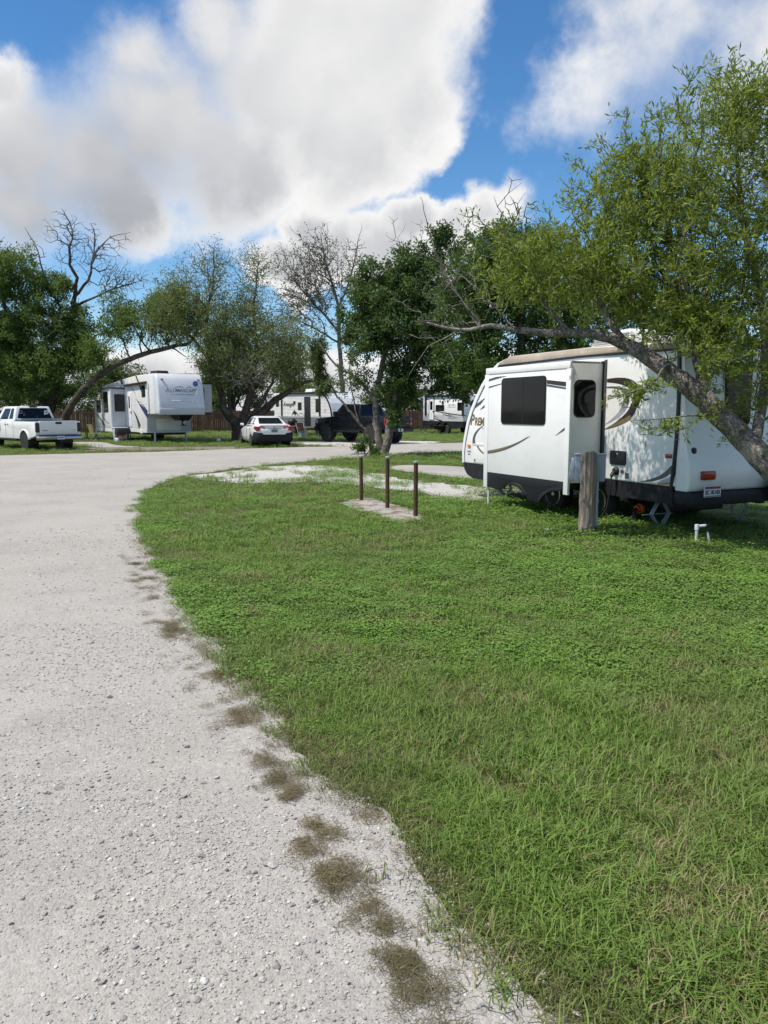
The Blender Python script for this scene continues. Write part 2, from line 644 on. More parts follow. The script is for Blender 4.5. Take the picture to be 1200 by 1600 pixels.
def pdist(p, poly, closed=True):
    p = np.asarray(p)
    d = np.full(len(p), 1e9)
    n = len(poly)
    for i in range(n if closed else n - 1):
        a = np.array(poly[i])
        b = np.array(poly[(i + 1) % n])
        ab = b - a
        t = np.clip(((p - a) @ ab) / max(1e-9, ab @ ab), 0, 1)
        d = np.minimum(d, np.linalg.norm(p - (a + t[:, None] * ab), axis=1))
    return d


def smooth_poly(pts, step, jit, seed, closed=True):
    """resample a polyline with Catmull-Rom and roughen it"""
    P = [np.array(p, float) for p in pts]
    n = len(P)
    out = []
    for i in range(n if closed else n - 1):
        p0, p1, p2, p3 = P[(i - 1) % n] if closed or i > 0 else P[0], P[i], P[(i + 1) % n], P[(i + 2) % n] if closed or i + 2 < n else P[-1]
        L = np.linalg.norm(p2 - p1)
        k = max(1, int(L / step))
        for j in range(k):
            t = j / k
            out.append(0.5 * ((2 * p1) + (-p0 + p2) * t + (2 * p0 - 5 * p1 + 4 * p2 - p3) * t * t + (-p0 + 3 * p1 - 3 * p2 + p3) * t ** 3))
    out = np.array(out)
    nrm = np.roll(out, -1, 0) - np.roll(out, 1, 0)
    nrm = np.stack([nrm[:, 1], -nrm[:, 0]], 1) / (np.linalg.norm(nrm, axis=1)[:, None] + 1e-9)
    out = out + nrm * (vnoise(out, 1.6, seed) * jit + vnoise(out, 6.0, seed + 3) * jit * 0.5)[:, None]
    return [tuple(p) for p in out]


def sheet(name, poly, z, mat):
    n = len(poly)
    rv_, re_, rf_, _a, _b, _c = delaunay_2d_cdt([Vector(p) for p in poly], [(i, (i + 1) % n) for i in range(n)], [], 1, 1e-5)
    bm = bmesh.new()
    vs = [bm.verts.new((p[0], p[1], z)) for p in rv_]
    for f in rf_:
        bm.faces.new([vs[i] for i in f])
    for f in bm.faces:
        if f.normal.z < 0:
            f.normal_flip()
    me = bpy.data.meshes.new(name)
    bm.to_mesh(me)
    bm.free()
    me.materials.append(mat)
    o = bpy.data.objects.new(name, me)
    COL.objects.link(o)
    return tag(o, kind='structure')


# ------------------------------------------------------------------ ground, road, pads
M_SOIL = groundmat('grass_soil', ((0.100, 0.092, 0.046), (0.095, 0.110, 0.040)),
                   [((0.15, 0.125, 0.075), 1.4, 0.52, 0.72, 0.8), ((0.05, 0.07, 0.022), 6.0, 0.45, 0.7, 0.6)], bump=0.6)
M_ROAD = groundmat('pale_caliche_gravel', ((0.318, 0.300, 0.272), (0.368, 0.349, 0.320)),
                   [((0.27, 0.258, 0.24), 0.9, 0.48, 0.66, 0.7), ((0.28, 0.27, 0.25), 2.2, 0.5, 0.72, 0.55), ((0.44, 0.42, 0.385), 5.0, 0.54, 0.74, 0.5), ((0.20, 0.188, 0.168), 11.0, 0.60, 0.76, 0.55), ((0.50, 0.48, 0.455), 24.0, 0.60, 0.72, 0.6)], gravel=0.42, bump=0.30)
M_CAL = groundmat('white_crushed_stone', ((0.50, 0.48, 0.445), (0.60, 0.58, 0.54)),
                  [((0.30, 0.27, 0.22), 3.2, 0.56, 0.74, 0.5)], gravel=0.7, bump=0.9)
M_DIRT = groundmat('bare_earth', ((0.17, 0.145, 0.115), (0.23, 0.20, 0.165)),
                   [((0.07, 0.085, 0.03), 2.0, 0.55, 0.7, 0.8), ((0.33, 0.30, 0.26), 4.0, 0.55, 0.75, 0.6)], bump=0.6)
M_PAD = groundmat('driveway_concrete', ((0.33, 0.315, 0.29), (0.37, 0.355, 0.33)),
                  [((0.25, 0.235, 0.21), 1.8, 0.5, 0.72, 0.6), ((0.42, 0.40, 0.37), 7.0, 0.6, 0.8, 0.4)], bump=0.2)

gx = [-3000, -1500, -700, -300, -150, -80, -50, -30, -20, -12, -6, 0, 6, 12, 20, 30, 50, 80, 150, 300, 700, 1500, 3000]
gy = [-3000, -1500, -600, -200, -60, -20, -6, 0, 5, 10, 16, 24, 34, 46, 60, 80, 120, 200, 400, 800, 1600, 3000]
gm = MB()
gm.add([(x, y, 0.0) for y in gy for x in gx], [(j * len(gx) + i, j * len(gx) + i + 1, (j + 1) * len(gx) + i + 1, (j + 1) * len(gx) + i) for j in range(len(gy) - 1) for i in range(len(gx) - 1)])
tag(gm.build('ground', M_SOIL), kind='structure')

EDGE = [(9, -9), (2.6, -0.6), (1.25, 0.9), (0.62, 1.9), (0.36, 2.28), (0.14, 2.67), (-0.03, 3.08), (-0.24, 3.43), (-0.57, 4.12), (-0.88, 4.74),
        (-1.33, 5.74), (-1.97, 7.24), (-2.83, 9.3), (-3.64, 11.44), (-4.4, 13.8), (-5.09, 16.65), (-5.34, 19.36), (-4.82, 21.39),
        (-3.63, 24.19), (-1.8, 27.08), (0.0, 29.42), (3.27, 32.72), (9, 36.5), (20, 42), (45, 55)]
FAR = [(45, 66), (20, 51), (9, 44.2), (4.12, 41.28), (1.32, 39.69), (-1.25, 37.51), (-3.91, 36.19), (-6.86, 34.37), (-9.38, 32.2),
       (-12.03, 30.75), (-14.7, 29.42), (-24, 25), (-45, 16), (-45, -20)]
ROAD = smooth_poly(EDGE, 0.05, 0.15, 1, closed=False) + smooth_poly(FAR, 0.35, 0.22, 2, closed=False)
sheet('road', ROAD, 0.012, M_ROAD)
ROADC = EDGE + FAR

CAL = smooth_poly([(-5.2, 20.2), (-4.6, 21.3), (-3.59, 23.5), (-2.02, 24.0), (-0.74, 22.3), (0.0, 20.3), (1.19, 18.0), (2.6, 16.9), (3.4, 15.2), (2.04, 14.2), (1.22, 14.5),
                   (0.56, 16.2), (-0.61, 17.7), (-1.87, 18.3), (-2.73, 17.9), (-3.6, 18.2)], 0.12, 0.35, 4)
sheet('gravel_patch', CAL, 0.008, M_CAL)
PAD = smooth_poly([(0.1, 22.9), (1.3, 24.1), (4.6, 21.3), (8.4, 17.4), (6.6, 16.2), (3.6, 17.7), (1.6, 19.9)], 0.2, 0.10, 5)
sheet('concrete_pad', PAD, 0.016, M_PAD)
DIRT = smooth_poly([(-13.6, 33.2), (-11.0, 33.0), (-8.0, 34.2), (-6.2, 35.6), (-6.8, 36.8), (-9, 36.6), (-11.6, 36.4), (-13.2, 36.8)], 0.2, 0.35, 6)
sheet('bare_earth_patch', DIRT, 0.004, M_DIRT)
WALK = smooth_poly([(-17.4, 41.6), (-15.6, 42.2), (-13.2, 38.2), (-11.6, 36.6), (-13.4, 36.2), (-15.0, 38.4)], 0.25, 0.08, 7)
sheet('concrete_walk', WALK, 0.010, M_PAD)
DRIVE = smooth_poly([(-5.0, 41.2), (-3.6, 43.6), (2.6, 43.4), (2.4, 40.6), (0.8, 39.0), (-1.6, 37.6), (-3.2, 38.2)], 0.25, 0.25, 8)
sheet('gravel_drive', DRIVE, 0.006, M_CAL)
SLAB = smooth_poly([(-0.82, 14.1), (-0.30, 14.75), (0.30, 13.5), (0.68, 12.4), (0.52, 11.75), (0.05, 11.65), (-0.35, 12.7)], 0.05, 0.17, 9)
sheet('footing_slab', SLAB, 0.020, groundmat('cracked_concrete', ((0.32, 0.305, 0.28), (0.37, 0.35, 0.33)),
                                             [((0.16, 0.11, 0.065), 3.4, 0.45, 0.62, 0.9), ((0.08, 0.07, 0.05), 9.0, 0.58, 0.7, 0.6)], bump=0.5))
BARE = [ROAD, CAL, PAD, DIRT, WALK, DRIVE, SLAB]


# ------------------------------------------------------------------ the near travel trailer
def wheel(parent, x, yo, z, r, w, sgn, rim=None, spokes=6, name='wheel', rr=0.62):
    """a wheel: tyre part with rim and hub as sub-parts; sgn = outward side (+1/-1), yo = outer face"""
    rim = rim or ALLOY
    y0, y1 = yo - sgn * w, yo
    prof = [(r * rr, 0.0), (r * 0.94, 0.0), (r, 0.14 * w), (r, 0.86 * w), (r * 0.94, w), (r * rr, w)]
    t = MB().lathe([(a, y0 + sgn * b) for a, b in prof], 28, 'y', (x, 0, z)).build(name, RUBBER, parent, smooth=True)
    m = MB()
    m.lathe([(r * rr, y1 - sgn * 0.06 * 1), (r * rr, y1 + sgn * 0.004), (r * (rr - 0.06), y1 + sgn * 0.006), (r * (rr - 0.08), y1 - sgn * 0.05)], 28, 'y', (x, 0, z))
    m.lathe([(r * 0.14, y1 - sgn * 0.05), (r * 0.14, y1 - sgn * 0.002), (r * 0.09, y1 + sgn * 0.008)], 12, 'y', (x, 0, z))
    for k in range(spokes):
        a = 2 * math.pi * k / spokes + 0.3
        ca, sa = math.cos(a), math.sin(a)
        wd = r * 0.065
        q = []
        for rad, ww in ((r * 0.1, wd), (r * (rr - 0.03), wd * 1.5)):
            q.append((x + ca * rad - sa * ww, z + sa * rad + ca * ww))
            q.append((x + ca * rad + sa * ww, z + sa * rad - ca * ww))
        m.prism([q[0], q[1], q[3], q[2]], 'y', y1 - sgn * 0.045, y1 - sgn * 0.008)
    m.build('rim', rim, t)
    MB().lathe([(r * rr * 0.99, y1 - sgn * 0.075), (0.0001, y1 - sgn * 0.075)], 24, 'y', (x, 0, z)).build('brake_disc', BLACK, t)
    return t


def window(parent, axis, pos, out, x0, x1, z0, z1, r=0.06, frame=0.018, mat=None, name='window'):
    """black framed window on a wall plane: frame ring as part with the pane as sub-part"""
    f = MB().prism(rrect(x0, x1, z0, z1, r), axis, pos - out * 0.01, pos + out * 0.012).build(name, BLACK, parent)
    MB().prism(rrect(x0 + frame, x1 - frame, z0 + frame, z1 - frame, max(0.01, r - frame)), axis, pos, pos + out * 0.016).build('pane', mat or GLASS, f)
    return f


def decal(parent, pts, axis, pos, out, mat, name='decal', th=0.003):
    return MB().prism(pts, axis, pos - out * 0.004, pos + out * th).build(name, mat, parent)


def swoosh(p0, p1, p2, w0, w1, w2, k=14):
    """tapered quadratic curve as a closed polygon"""
    a, b = [], []
    P = [Vector(p0), Vector(p1), Vector(p2)]
    for i in range(k + 1):
        t = i / k
        c = P[0] * (1 - t) ** 2 + P[1] * 2 * t * (1 - t) + P[2] * t * t
        d = ((P[1] - P[0]) * (1 - t) + (P[2] - P[1]) * t).normalized()
        n = Vector((-d.y, d.x))
        w = (w0 * (1 - t) ** 2 + w1 * 2 * t * (1 - t) + w2 * t * t) / 2
        a.append(tuple(c + n * w))
        b.append(tuple(c - n * w))
    return a + b[::-1]


def scissor_jack(parent, x, y, top, mat=None, blockz=0.03):
    m = MB()
    h = top - blockz
    zc = blockz + h * 0.5
    for s in (-1, 1):
        for (a, b) in (((0.03, blockz + 0.02), (0.17, zc)), ((0.17, zc), (0.03, top))):
            for off in (-0.022, 0.022):
                m.tube([(x + off, y + s * a[0], a[1]), (x + off, y + s * b[0], b[1])], 0.014, 4)
    m.tube([(x, y - 0.22, zc), (x, y + 0.34, zc)], 0.009, 6)
    m.box(x - 0.07, x + 0.07, y - 0.09, y + 0.09, blockz, blockz + 0.018)
    m.box(x - 0.05, x + 0.05, y - 0.08, y + 0.08, top - 0.02, top + 0.05)
    return m.build('stabiliser_jack', STEEL if mat is None else mat, parent)


RV_ANG = math.atan2(0.9, -0.42)
rv = thing('travel_trailer', 'white travel trailer with bronze swoosh graphics and a slide-out, nearest on the grass', 'travel trailer', (4.98, 10.886, 0), RV_ANG)
HW = 1.15
prof = [(0.0, 0.67), (0.0, 2.56), (0.06, 2.63), (2.0, 2.67), (4.05, 2.64), (4.35, 2.57), (4.66, 2.41), (4.9, 2.20), (5.1, 1.97), (5.28, 1.74), (5.42, 1.48), (5.53, 1.15), (5.58, 0.9), (5.57, 0.67)]
MB().prism(prof, 'y', -HW, HW).build('body', WHITE, rv, bevel=0.03, seg=3)
MB().prism([(0.02, 0.43), (0.02, 0.668), (5.57, 0.668), (5.52, 0.55), (5.42, 0.45), (5.2, 0.38), (4.3, 0.38), (4.2, 0.43), (3.25, 0.43)] + arc(2.85, 0.36, 0.38, 12, 168, 8) + arc(1.7, 0.36, 0.38, 12, 168, 8), 'y', -HW + 0.02, HW - 0.012).build('skirt', SKIRT, rv)
# nose moulding strip and its pale edge
edge = [(4.05, 2.64), (4.35, 2.57), (4.66, 2.41), (4.9, 2.20), (5.1, 1.97), (5.28, 1.74), (5.42, 1.48), (5.53, 1.15), (5.58, 0.9), (5.57, 0.67)]
inner = [(p[0] - 0.075, p[1] - 0.055) for p in edge]
inner[-1] = (5.49, 0.67)
for sy in (1, -1):
    MB().prism(edge + inner[::-1], 'y', sy * (HW - 0.02), sy * (HW + 0.014)).build('nose_moulding', WHITE, rv, bevel=0.006)
    MB().prism([(p[0] - 0.075, p[1] - 0.055) for p in edge] + [(p[0] - 0.087, p[1] - 0.064) for p in edge[::-1]], 'y', sy * (HW - 0.01), sy * (HW + 0.006)).build('moulding_seam', GREYV, rv)
# roof edge: weathered vinyl band, gutter, roof fittings
MB().prism([(0.0, 2.53), (0.02, 2.60), (2.0, 2.665), (4.05, 2.635), (4.30, 2.57), (4.32, 2.525), (2.0, 2.555)], 'y', HW - 0.05, HW + 0.03).build('roof_band', TAN, rv, bevel=0.012)
MB().prism([(0.0, 2.50), (0.0, 2.527), (2.0, 2.552), (4.33, 2.522), (4.36, 2.492), (2.0, 2.522)], 'y', HW - 0.02, HW + 0.018).build('gutter', BLACK, rv)
MB().box(0.02, 4.2, -HW + 0.1, HW - 0.1, 2.64, 2.685).build('roof_membrane', TAN, rv, bevel=0.02)
ac = MB().hexa([(1.35, -0.30, 2.68), (2.35, -0.30, 2.68), (2.35, 0.75, 2.68), (1.35, 0.75, 2.68)], [(1.5, -0.22, 2.95), (2.12, -0.22, 2.95), (2.12, 0.66, 2.95), (1.5, 0.66, 2.95)]).build('air_conditioner', WHITE, rv, bevel=0.04)
for k in range(7):
    MB().box(1.42 + k * 0.0, 2.25 - k * 0.0, 0.757 - k * 0.012, 0.77 - k * 0.012, 2.70 + k * 0.03, 2.712 + k * 0.03).build('louvre', SILV, ac)
MB().hexa([(0.35, -0.3, 2.68), (0.75, -0.3, 2.68), (0.75, 0.25, 2.68), (0.35, 0.25, 2.68)], [(0.38, -0.27, 2.80), (0.68, -0.27, 2.84), (0.68, 0.2, 2.84), (0.38, 0.2, 2.80)]).build('roof_vent', WHITE, rv, bevel=0.03)
MB().hexa([(2.8, -0.3, 2.67), (3.4, -0.3, 2.67), (3.4, 0.4, 2.67), (2.8, 0.4, 2.67)], [(2.85, -0.27, 2.74), (3.3, -0.27, 2.76), (3.3, 0.3, 2.76), (2.85, 0.3, 2.74)]).build('roof_vent', GREYP, rv, bevel=0.02)
# slide-out room
SX0, SX1, SY = 1.47, 3.64, HW + 0.66
sl = MB().box(SX0, SX1, HW - 0.05, SY, 0.62, 2.41).build('slide_out', WHITE, rv, bevel=0.012)
MB().box(SX0 - 0.04, SX1 + 0.07, SY - 0.03, SY + 0.012, 2.32, 2.425).build('top_flange', WHITE, sl, bevel=0.008)
MB().box(SX1 - 0.02, SX1 + 0.10, SY - 0.035, SY + 0.010, 0.37, 2.318).build('corner_flange', WHITE, sl, bevel=0.008)
MB().box(SX0 - 0.055, SX0 + 0.05, SY - 0.035, SY + 0.010, 0.45, 2.318).build('corner_flange', WHITE, sl, bevel=0.008)
sk = [(SX1 - 0.02, 0.64), (SX1 - 0.02, 0.40), (3.3, 0.37), (3.2, 0.33)] + arc(2.74, 0.28, 0.36, 10, 170, 10)[0:0]
sk = [(3.62, 0.645), (3.62, 0.39), (3.28, 0.36), (3.12, 0.40), (3.02, 0.47), (2.9, 0.52), (2.75, 0.53), (2.62, 0.50), (2.5, 0.40), (2.42, 0.28), (2.1, 0.25), (2.02, 0.36), (1.88, 0.46), (1.7, 0.50), (1.55, 0.50), (1.525, 0.46), (1.525, 0.645)]
MB().prism(sk, 'y', SY - 0.03, SY + 0.004).build('slide_skirt', SKIRT, sl, bevel=0.006)
arch_rim = swoosh((2.95, 0.47), (2.72, 0.58), (2.45, 0.34), 0.05, 0.06, 0.05)
MB().prism(arch_rim, 'y', SY, SY + 0.018).build('arch_moulding', SKIRT, sl, bevel=0.005)
MB().prism(swoosh((2.12, 0.28), (1.98, 0.52), (1.56, 0.52), 0.05, 0.06, 0.05), 'y', SY, SY + 0.018).build('arch_moulding', SKIRT, sl, bevel=0.005)
w = window(sl, 'y', SY, 1, SX0 + 0.53, SX0 + 1.75, 1.48, 2.24, 0.07)
MB().box(SX0 + 1.12, SX0 + 1.135, SY + 0.008, SY + 0.019, 1.51, 2.21).build('mullion', BLACK, w)
wa = MB().prism(rrect(HW + 0.16, HW + 0.56, 1.60, 2.16, 0.09), 'x', SX0 + 0.01, SX0 - 0.012).build('end_window', BLACK, sl)
MB().prism(rrect(HW + 0.178, HW + 0.542, 1.618, 2.142, 0.075), 'x', SX0, SX0 - 0.016).build('pane', GLASS, wa)
MB().box(SX0 - 0.02, SX0 + 0.03, HW - 0.02, HW + 0.035, 0.63, 2.44).build('slide_seal', BLACK, rv)
MB().box(SX0 - 0.06, SX0 - 0.018, HW - 0.02, HW + 0.02, 0.60, 2.46).build('opening_trim', GREYV, rv)
MB().box(SX0, SX1, HW + 0.02, SY - 0.02, 2.415, 2.43).build('slide_topper', GREYP, rv)
# graphics on the slide
decal(sl, [(3.66, 2.235), (3.66, 2.20), (3.08, 2.275), (3.40, 2.272)], 'y', SY + 0.001, 1, GREYV)
decal(sl, [(3.66, 2.11), (3.66, 2.085), (3.2, 2.15), (3.22, 2.16)], 'y', SY + 0.001, 1, GREYV)
decal(sl, [(1.99, 2.17), (1.99, 2.115), (1.53, 2.06), (1.53, 2.125)], 'y', SY + 0.001, 1, BROWN)
decal(sl, [(1.99, 2.105), (1.99, 2.075), (1.53, 2.02), (1.53, 2.045)], 'y', SY + 0.001, 1, GREYV)
decal(sl, swoosh((3.66, 0.985), (3.0, 1.05), (2.40, 1.30), 0.055, 0.06, 0.004), 'y', SY + 0.001, 1, GREYV)
decal(sl, swoosh((3.66, 0.992), (3.0, 1.06), (2.46, 1.285), 0.03, 0.035, 0.004), 'y', SY + 0.003, 1, GOLD)
decal(sl, [(1.75, 1.325), (1.53, 1.415), (1.53, 1.455)], 'y', SY + 0.001, 1, GREYV)
# graphics behind the slide-out: looping crescent
loop = swoosh((1.40, 2.15), (0.62, 2.16), (0.80, 1.78), 0.05, 0.17, 0.14) 
decal(rv, loop, 'y', HW + 0.001, 1, BROWN)
decal(rv, swoosh((0.815, 1.80), (0.84, 1.58), (1.40, 1.43), 0.13, 0.15, 0.01), 'y', HW + 0.001, 1, BROWN)
decal(rv, swoosh((1.40, 2.05), (0.86, 2.06), (0.98, 1.80), 0.02, 0.04, 0.10), 'y', HW + 0.001, 1, GREYV)
decal(rv, swoosh((0.985, 1.81), (1.03, 1.66), (1.40, 1.50), 0.10, 0.08, 0.005), 'y', HW + 0.001, 1, SILV)
decal(rv, swoosh((0.87, 1.62), (0.98, 1.55), (1.40, 1.43), 0.05, 0.09, 0.01), 'y', HW + 0.0035, 1, GOLD)
decal(rv, swoosh((0.62, 0.70), (0.22, 0.74), (0.03, 0.93), 0.01, 0.05, 0.09), 'y', HW + 0.001, 1, GREYV)
decal(rv, swoosh((0.46, 0.685), (0.2, 0.70), (0.03, 0.80), 0.01, 0.04, 0.06), 'y', HW + 0.001, 1, SILV)
decal(rv, swoosh((0.40, 0.68), (0.2, 0.69), (0.03, 0.73), 0.005, 0.03, 0.03), 'y', HW + 0.0035, 1, GOLD)
# nose graphics and lettering
decal(rv, [(5.26, 1.70), (5.21, 1.78), (4.76, 1.955), (4.92, 1.83)], 'y', HW + 0.001, 1, GREYV)
decal(rv, [(4.95, 1.72), (4.72, 1.86), (4.72, 1.78)], 'y', HW + 0.001, 1, GREYV)
decal(rv, swoosh((4.80, 1.43), (5.30, 1.24), (5.10, 0.99), 0.005, 0.07, 0.12), 'y', HW + 0.001, 1, GREYV)
decal(rv, swoosh((5.10, 1.02), (5.0, 0.88), (4.66, 0.80), 0.12, 0.09, 0.06), 'y', HW + 0.001, 1, GREYV)
decal(rv, swoosh((5.03, 1.06), (4.96, 0.92), (4.66, 0.86), 0.05, 0.05, 0.02), 'y', HW + 0.0035, 1, GOLD)
text('lettering', 'P', 0.29, GOLD, rv, (5.30, HW + 0.003, 1.52), FACE_L, shear=0.12, align='LEFT', bold=0.008)
text('lettering', 'REMIER', 0.205, GOLD, rv, (5.13, HW + 0.003, 1.49), FACE_L, shear=0.12, align='LEFT', bold=0.007, sx=0.86)
text('lettering', 'ULTRA LITE', 0.06, SILV, rv, (4.72, HW + 0.003, 1.375), FACE_L, align='CENTER')
hd = MB().prism(rrect(4.32, 5.18, 0.70, 1.06, 0.03), 'y', HW - 0.01, HW + 0.006).build('storage_door', WHITE, rv, bevel=0.003)
MB().box(4.32, 5.16, HW, HW + 0.014, 1.035, 1.07).build('door_trim', WHITE2, hd)
for xx in (4.7, 5.08):
    MB().box(xx, xx + 0.03, HW, HW + 0.016, 0.72, 0.77).build('latch', GREYV, hd)
MB().prism(rrect(5.27, 5.37, 0.985, 1.045, 0.02), 'y', HW, HW + 0.02).build('side_marker', AMBER, rv, bevel=0.006)
text('lettering', 'GVWR', 0.05, GREYV, rv, (5.33, HW + 0.002, 0.90), FACE_L)
text('lettering', '2050', 0.04, GREYV, rv, (5.33, HW + 0.002, 0.85), FACE_L)
# utility fittings on the side
h1 = MB().prism(rrect(0.93, 1.26, 0.905, 1.115, 0.03), 'y', HW - 0.01, HW + 0.02).build('utility_hatch', BLACK, rv, bevel=0.006)
MB().box(1.085, 1.105, HW + 0.018, HW + 0.028, 1.06, 1.085).build('latch', SILV, h1)
pl = MB().lathe([(0.062, HW - 0.005), (0.062, HW + 0.02), (0.045, HW + 0.045), (0.0001, HW + 0.05)], 18, 'y', (1.125, 0, 0.815)).build('power_inlet', BLACK, rv, smooth=True)
MB().prism(rrect(0.97, 1.03, 0.79, 0.835, 0.008), 'y', HW, HW + 0.012).build('outlet_cover', GREYV, rv)
vg = MB().box(0.86, 0.935, HW - 0.002, HW + 0.008, 0.72, 0.80).build('water_fill_plate', SILV, rv)
for k in range(3):
    MB().box(0.868, 0.928, HW + 0.006, HW + 0.012, 0.727 + k * 0.025, 0.742 + k * 0.025).build('label_line', GREYV, vg)
MB().prism(rrect(0.05, 0.16, 1.06, 1.115, 0.015), 'y', HW, HW + 0.022).build('side_marker', RED, rv, bevel=0.006)
# rear cap
cap = [(0.0, 0.62), (0.0, 2.55), (-0.05, 2.55), (-0.09, 2.3), (-0.12, 1.8), (-0.16, 1.3), (-0.23, 1.05), (-0.27, 0.85), (-0.25, 0.66), (-0.22, 0.62)]
rc = MB().prism(cap, 'y', -HW, HW - 0.012).build('rear_cap', WHITE, rv, bevel=0.055, seg=4)
trim = swoosh((0.02, 2.52), (-0.06, 1.5), (0.05, 0.62), 0.055, 0.05, 0.05)
MB().prism(trim, 'y', HW - 0.03, HW + 0.012).build('corner_trim', BLACK, rv, bevel=0.006)
MB().prism(trim, 'y', -HW + 0.03, -HW - 0.012).build('corner_trim', BLACK, rv, bevel=0.006)
MB().prism([(-0.33, 0.44), (-0.33, 0.57), (-0.27, 0.615), (0.02, 0.615), (0.02, 0.44)], 'y', -HW + 0.05, HW - 0.02).build('bumper', SKIRT, rv, bevel=0.012)
tl = MB().prism(rrect(HW - 0.45, HW - 0.20, 0.78, 0.90, 0.03), 'x', -0.24, -0.305).build('tail_light', RED, rv, bevel=0.012)
MB().prism(rrect(-HW + 0.20, -HW + 0.45, 0.78, 0.90, 0.03), 'x', -0.24, -0.305).build('tail_light', RED, rv, bevel=0.012)
MB().lathe([(0.045, -0.15), (0.045, -0.205), (0.02, -0.215)], 16, 'x', (0, HW - 0.13, 1.17)).build('cable_inlet', BLACK, rv)
lp = MB().box(-0.352, -0.345, HW - 0.50, HW - 0.19, 0.555, 0.705).build('licence_plate', PLATE, rv, bevel=0.003)
MB().box(-0.354, -0.3515, HW - 0.488, HW - 0.202, 0.665, 0.697).build('plate_banner', PLRED, lp)
MB().box(-0.354, -0.3515, HW - 0.488, HW - 0.202, 0.563, 0.573).build('plate_stripe', INK, lp)
text('plate_lettering', '2C 1K14X', 0.075, INK, lp, (-0.353, HW - 0.345, 0.618), FACE_B, bold=0.003, sx=0.85)
MB().box(-0.345, -0.33, HW - 0.42, HW - 0.27, 0.56, 0.60).build('plate_bracket', BLACK, rv)
wr = MB().prism(rrect(HW - 1.22, HW - 0.74, 1.50, 2.36, 0.06), 'x', -0.08, -0.145).build('rear_window', BLACK, rv)
MB().prism(rrect(HW - 1.20, HW - 0.76, 1.52, 2.34, 0.05), 'x', -0.1, -0.149).build('pane', GLASS, wr)
MB().prism(rrect(HW - 0.25, HW - 0.19, 2.42, 2.48, 0.02), 'x', -0.05, -0.09).build('clearance_light', RED, rv)
# spare wheel on the bumper
sp = MB().lathe([(0.14, -0.34), (0.27, -0.34), (0.30, -0.38), (0.30, -0.48), (0.27, -0.52), (0.14, -0.52)], 28, 'x', (0, -0.55, 0.74)).build('spare_tyre', RUBBER, rv, smooth=True)
MB().lathe([(0.16, -0.36), (0.16, -0.49), (0.05, -0.47), (0.0001, -0.46)], 20, 'x', (0, -0.55, 0.74)).build('rim', DARKALLOY, sp, smooth=True)
MB().box(-0.36, -0.30, -0.62, -0.48, 0.42, 0.8).build('spare_bracket', BLACK, rv)
# running gear
for wx in (1.68, 2.80):
    wheel(rv, wx, HW - 0.13, 0.30, 0.31, 0.2, 1, spokes=6, rr=0.64)
    wheel(rv, wx, -HW + 0.13, 0.30, 0.31, 0.2, -1, spokes=6, rr=0.64)
MB().box(0.0, 5.3, 0.55, 0.65, 0.36, 0.44).build('chassis_rail', BLACK, rv)
MB().box(0.0, 5.3, -0.65, -0.55, 0.36, 0.44).build('chassis_rail', BLACK, rv)
MB().tube([(5.2, 0.6, 0.40), (6.4, 0.0, 0.42)], 0.05, 6).tube([(5.2, -0.6, 0.40), (6.4, 0.0, 0.42)], 0.05, 6).build('tow_hitch', BLACK, rv)
MB().tube([(5.95, 0, 0.02), (5.95, 0, 0.7)], 0.03, 8).lathe([(0.1, 0.0), (0.1, 0.02)], 12, 'z', (5.95, 0, 0.012)).build('tongue_jack', BLACK, rv)
scissor_jack(rv, 0.51, 0.86, 0.43)
scissor_jack(rv, 0.53, -0.77, 0.43)
for k, (x, y) in enumerate(((4.6, 0.8), (4.6, -0.8))):
    scissor_jack(rv, x, y, 0.40)
MB().box(0.6, 1.3, -0.5, 0.5, 0.22, 0.42).build('holding_tank', BLACK, rv, bevel=0.02)

# things around the near trailer
rvm = Matrix.Translation((4.98, 10.886, 0)) @ Matrix.Rotation(RV_ANG, 4, 'Z')
def rvp(x, y, z=0.0):
    return rvm @ Vector((x, y, z))
p = rvp(0.51, 0.86)
b = MB().box(-0.17, 0.17, -0.11, 0.11, 0.0, 0.028)
for k in range(4):
    b.box(-0.15 + k * 0.08, -0.09 + k * 0.08, -0.09, 0.09, 0.028, 0.034)
o = b.build('levelling_block', ORANGE, None, bevel=0.005)
o.location = (p.x, p.y, 0.0); o.rotation_euler.z = RV_ANG + 0.3
tag(o, 'orange plastic levelling block under the trailer jack behind the wooden post', 'levelling block')
p = rvp(0.53, -0.77)
o = MB().box(-0.15, 0.15, -0.12, 0.12, 0.0, 0.028).box(-0.14, 0.14, -0.10, 0.10, 0.028, 0.0295).build('levelling_block', CONC, None, bevel=0.006)
o.location = (p.x, p.y, 0.0); o.rotation_euler.z = RV_ANG
tag(o, 'pale levelling block under the trailer jack by the tree trunk', 'levelling block')
pl1 = rvp(1.125, HW + 0.05, 0.80)
cord = [rvp(1.125, HW + 0.05, 0.80), rvp(1.13, HW + 0.09, 0.74), rvp(1.16, HW + 0.08, 0.5), rvp(1.19, HW + 0.10, 0.25), rvp(1.28, HW + 0.16, 0.08), rvp(1.42, HW + 0.25, 0.03), rvp(1.55, HW + 0.45, 0.02), rvp(1.6, HW + 0.75, 0.02)]
o = MB().tube(cord, 0.013, 7).build('extension_lead', BLACK, None, smooth=True)
MB().tube([cord[0], cord[1]], 0.03, 10).build('plug', BLACK, o)
tag(o, 'black power cord hanging from the side of the near trailer', 'power cord')
hs = thing('sewer_hose', 'sewer hose with bright orange fitting under the near trailer', 'hose', rvp(1.02, 0.72, 0))
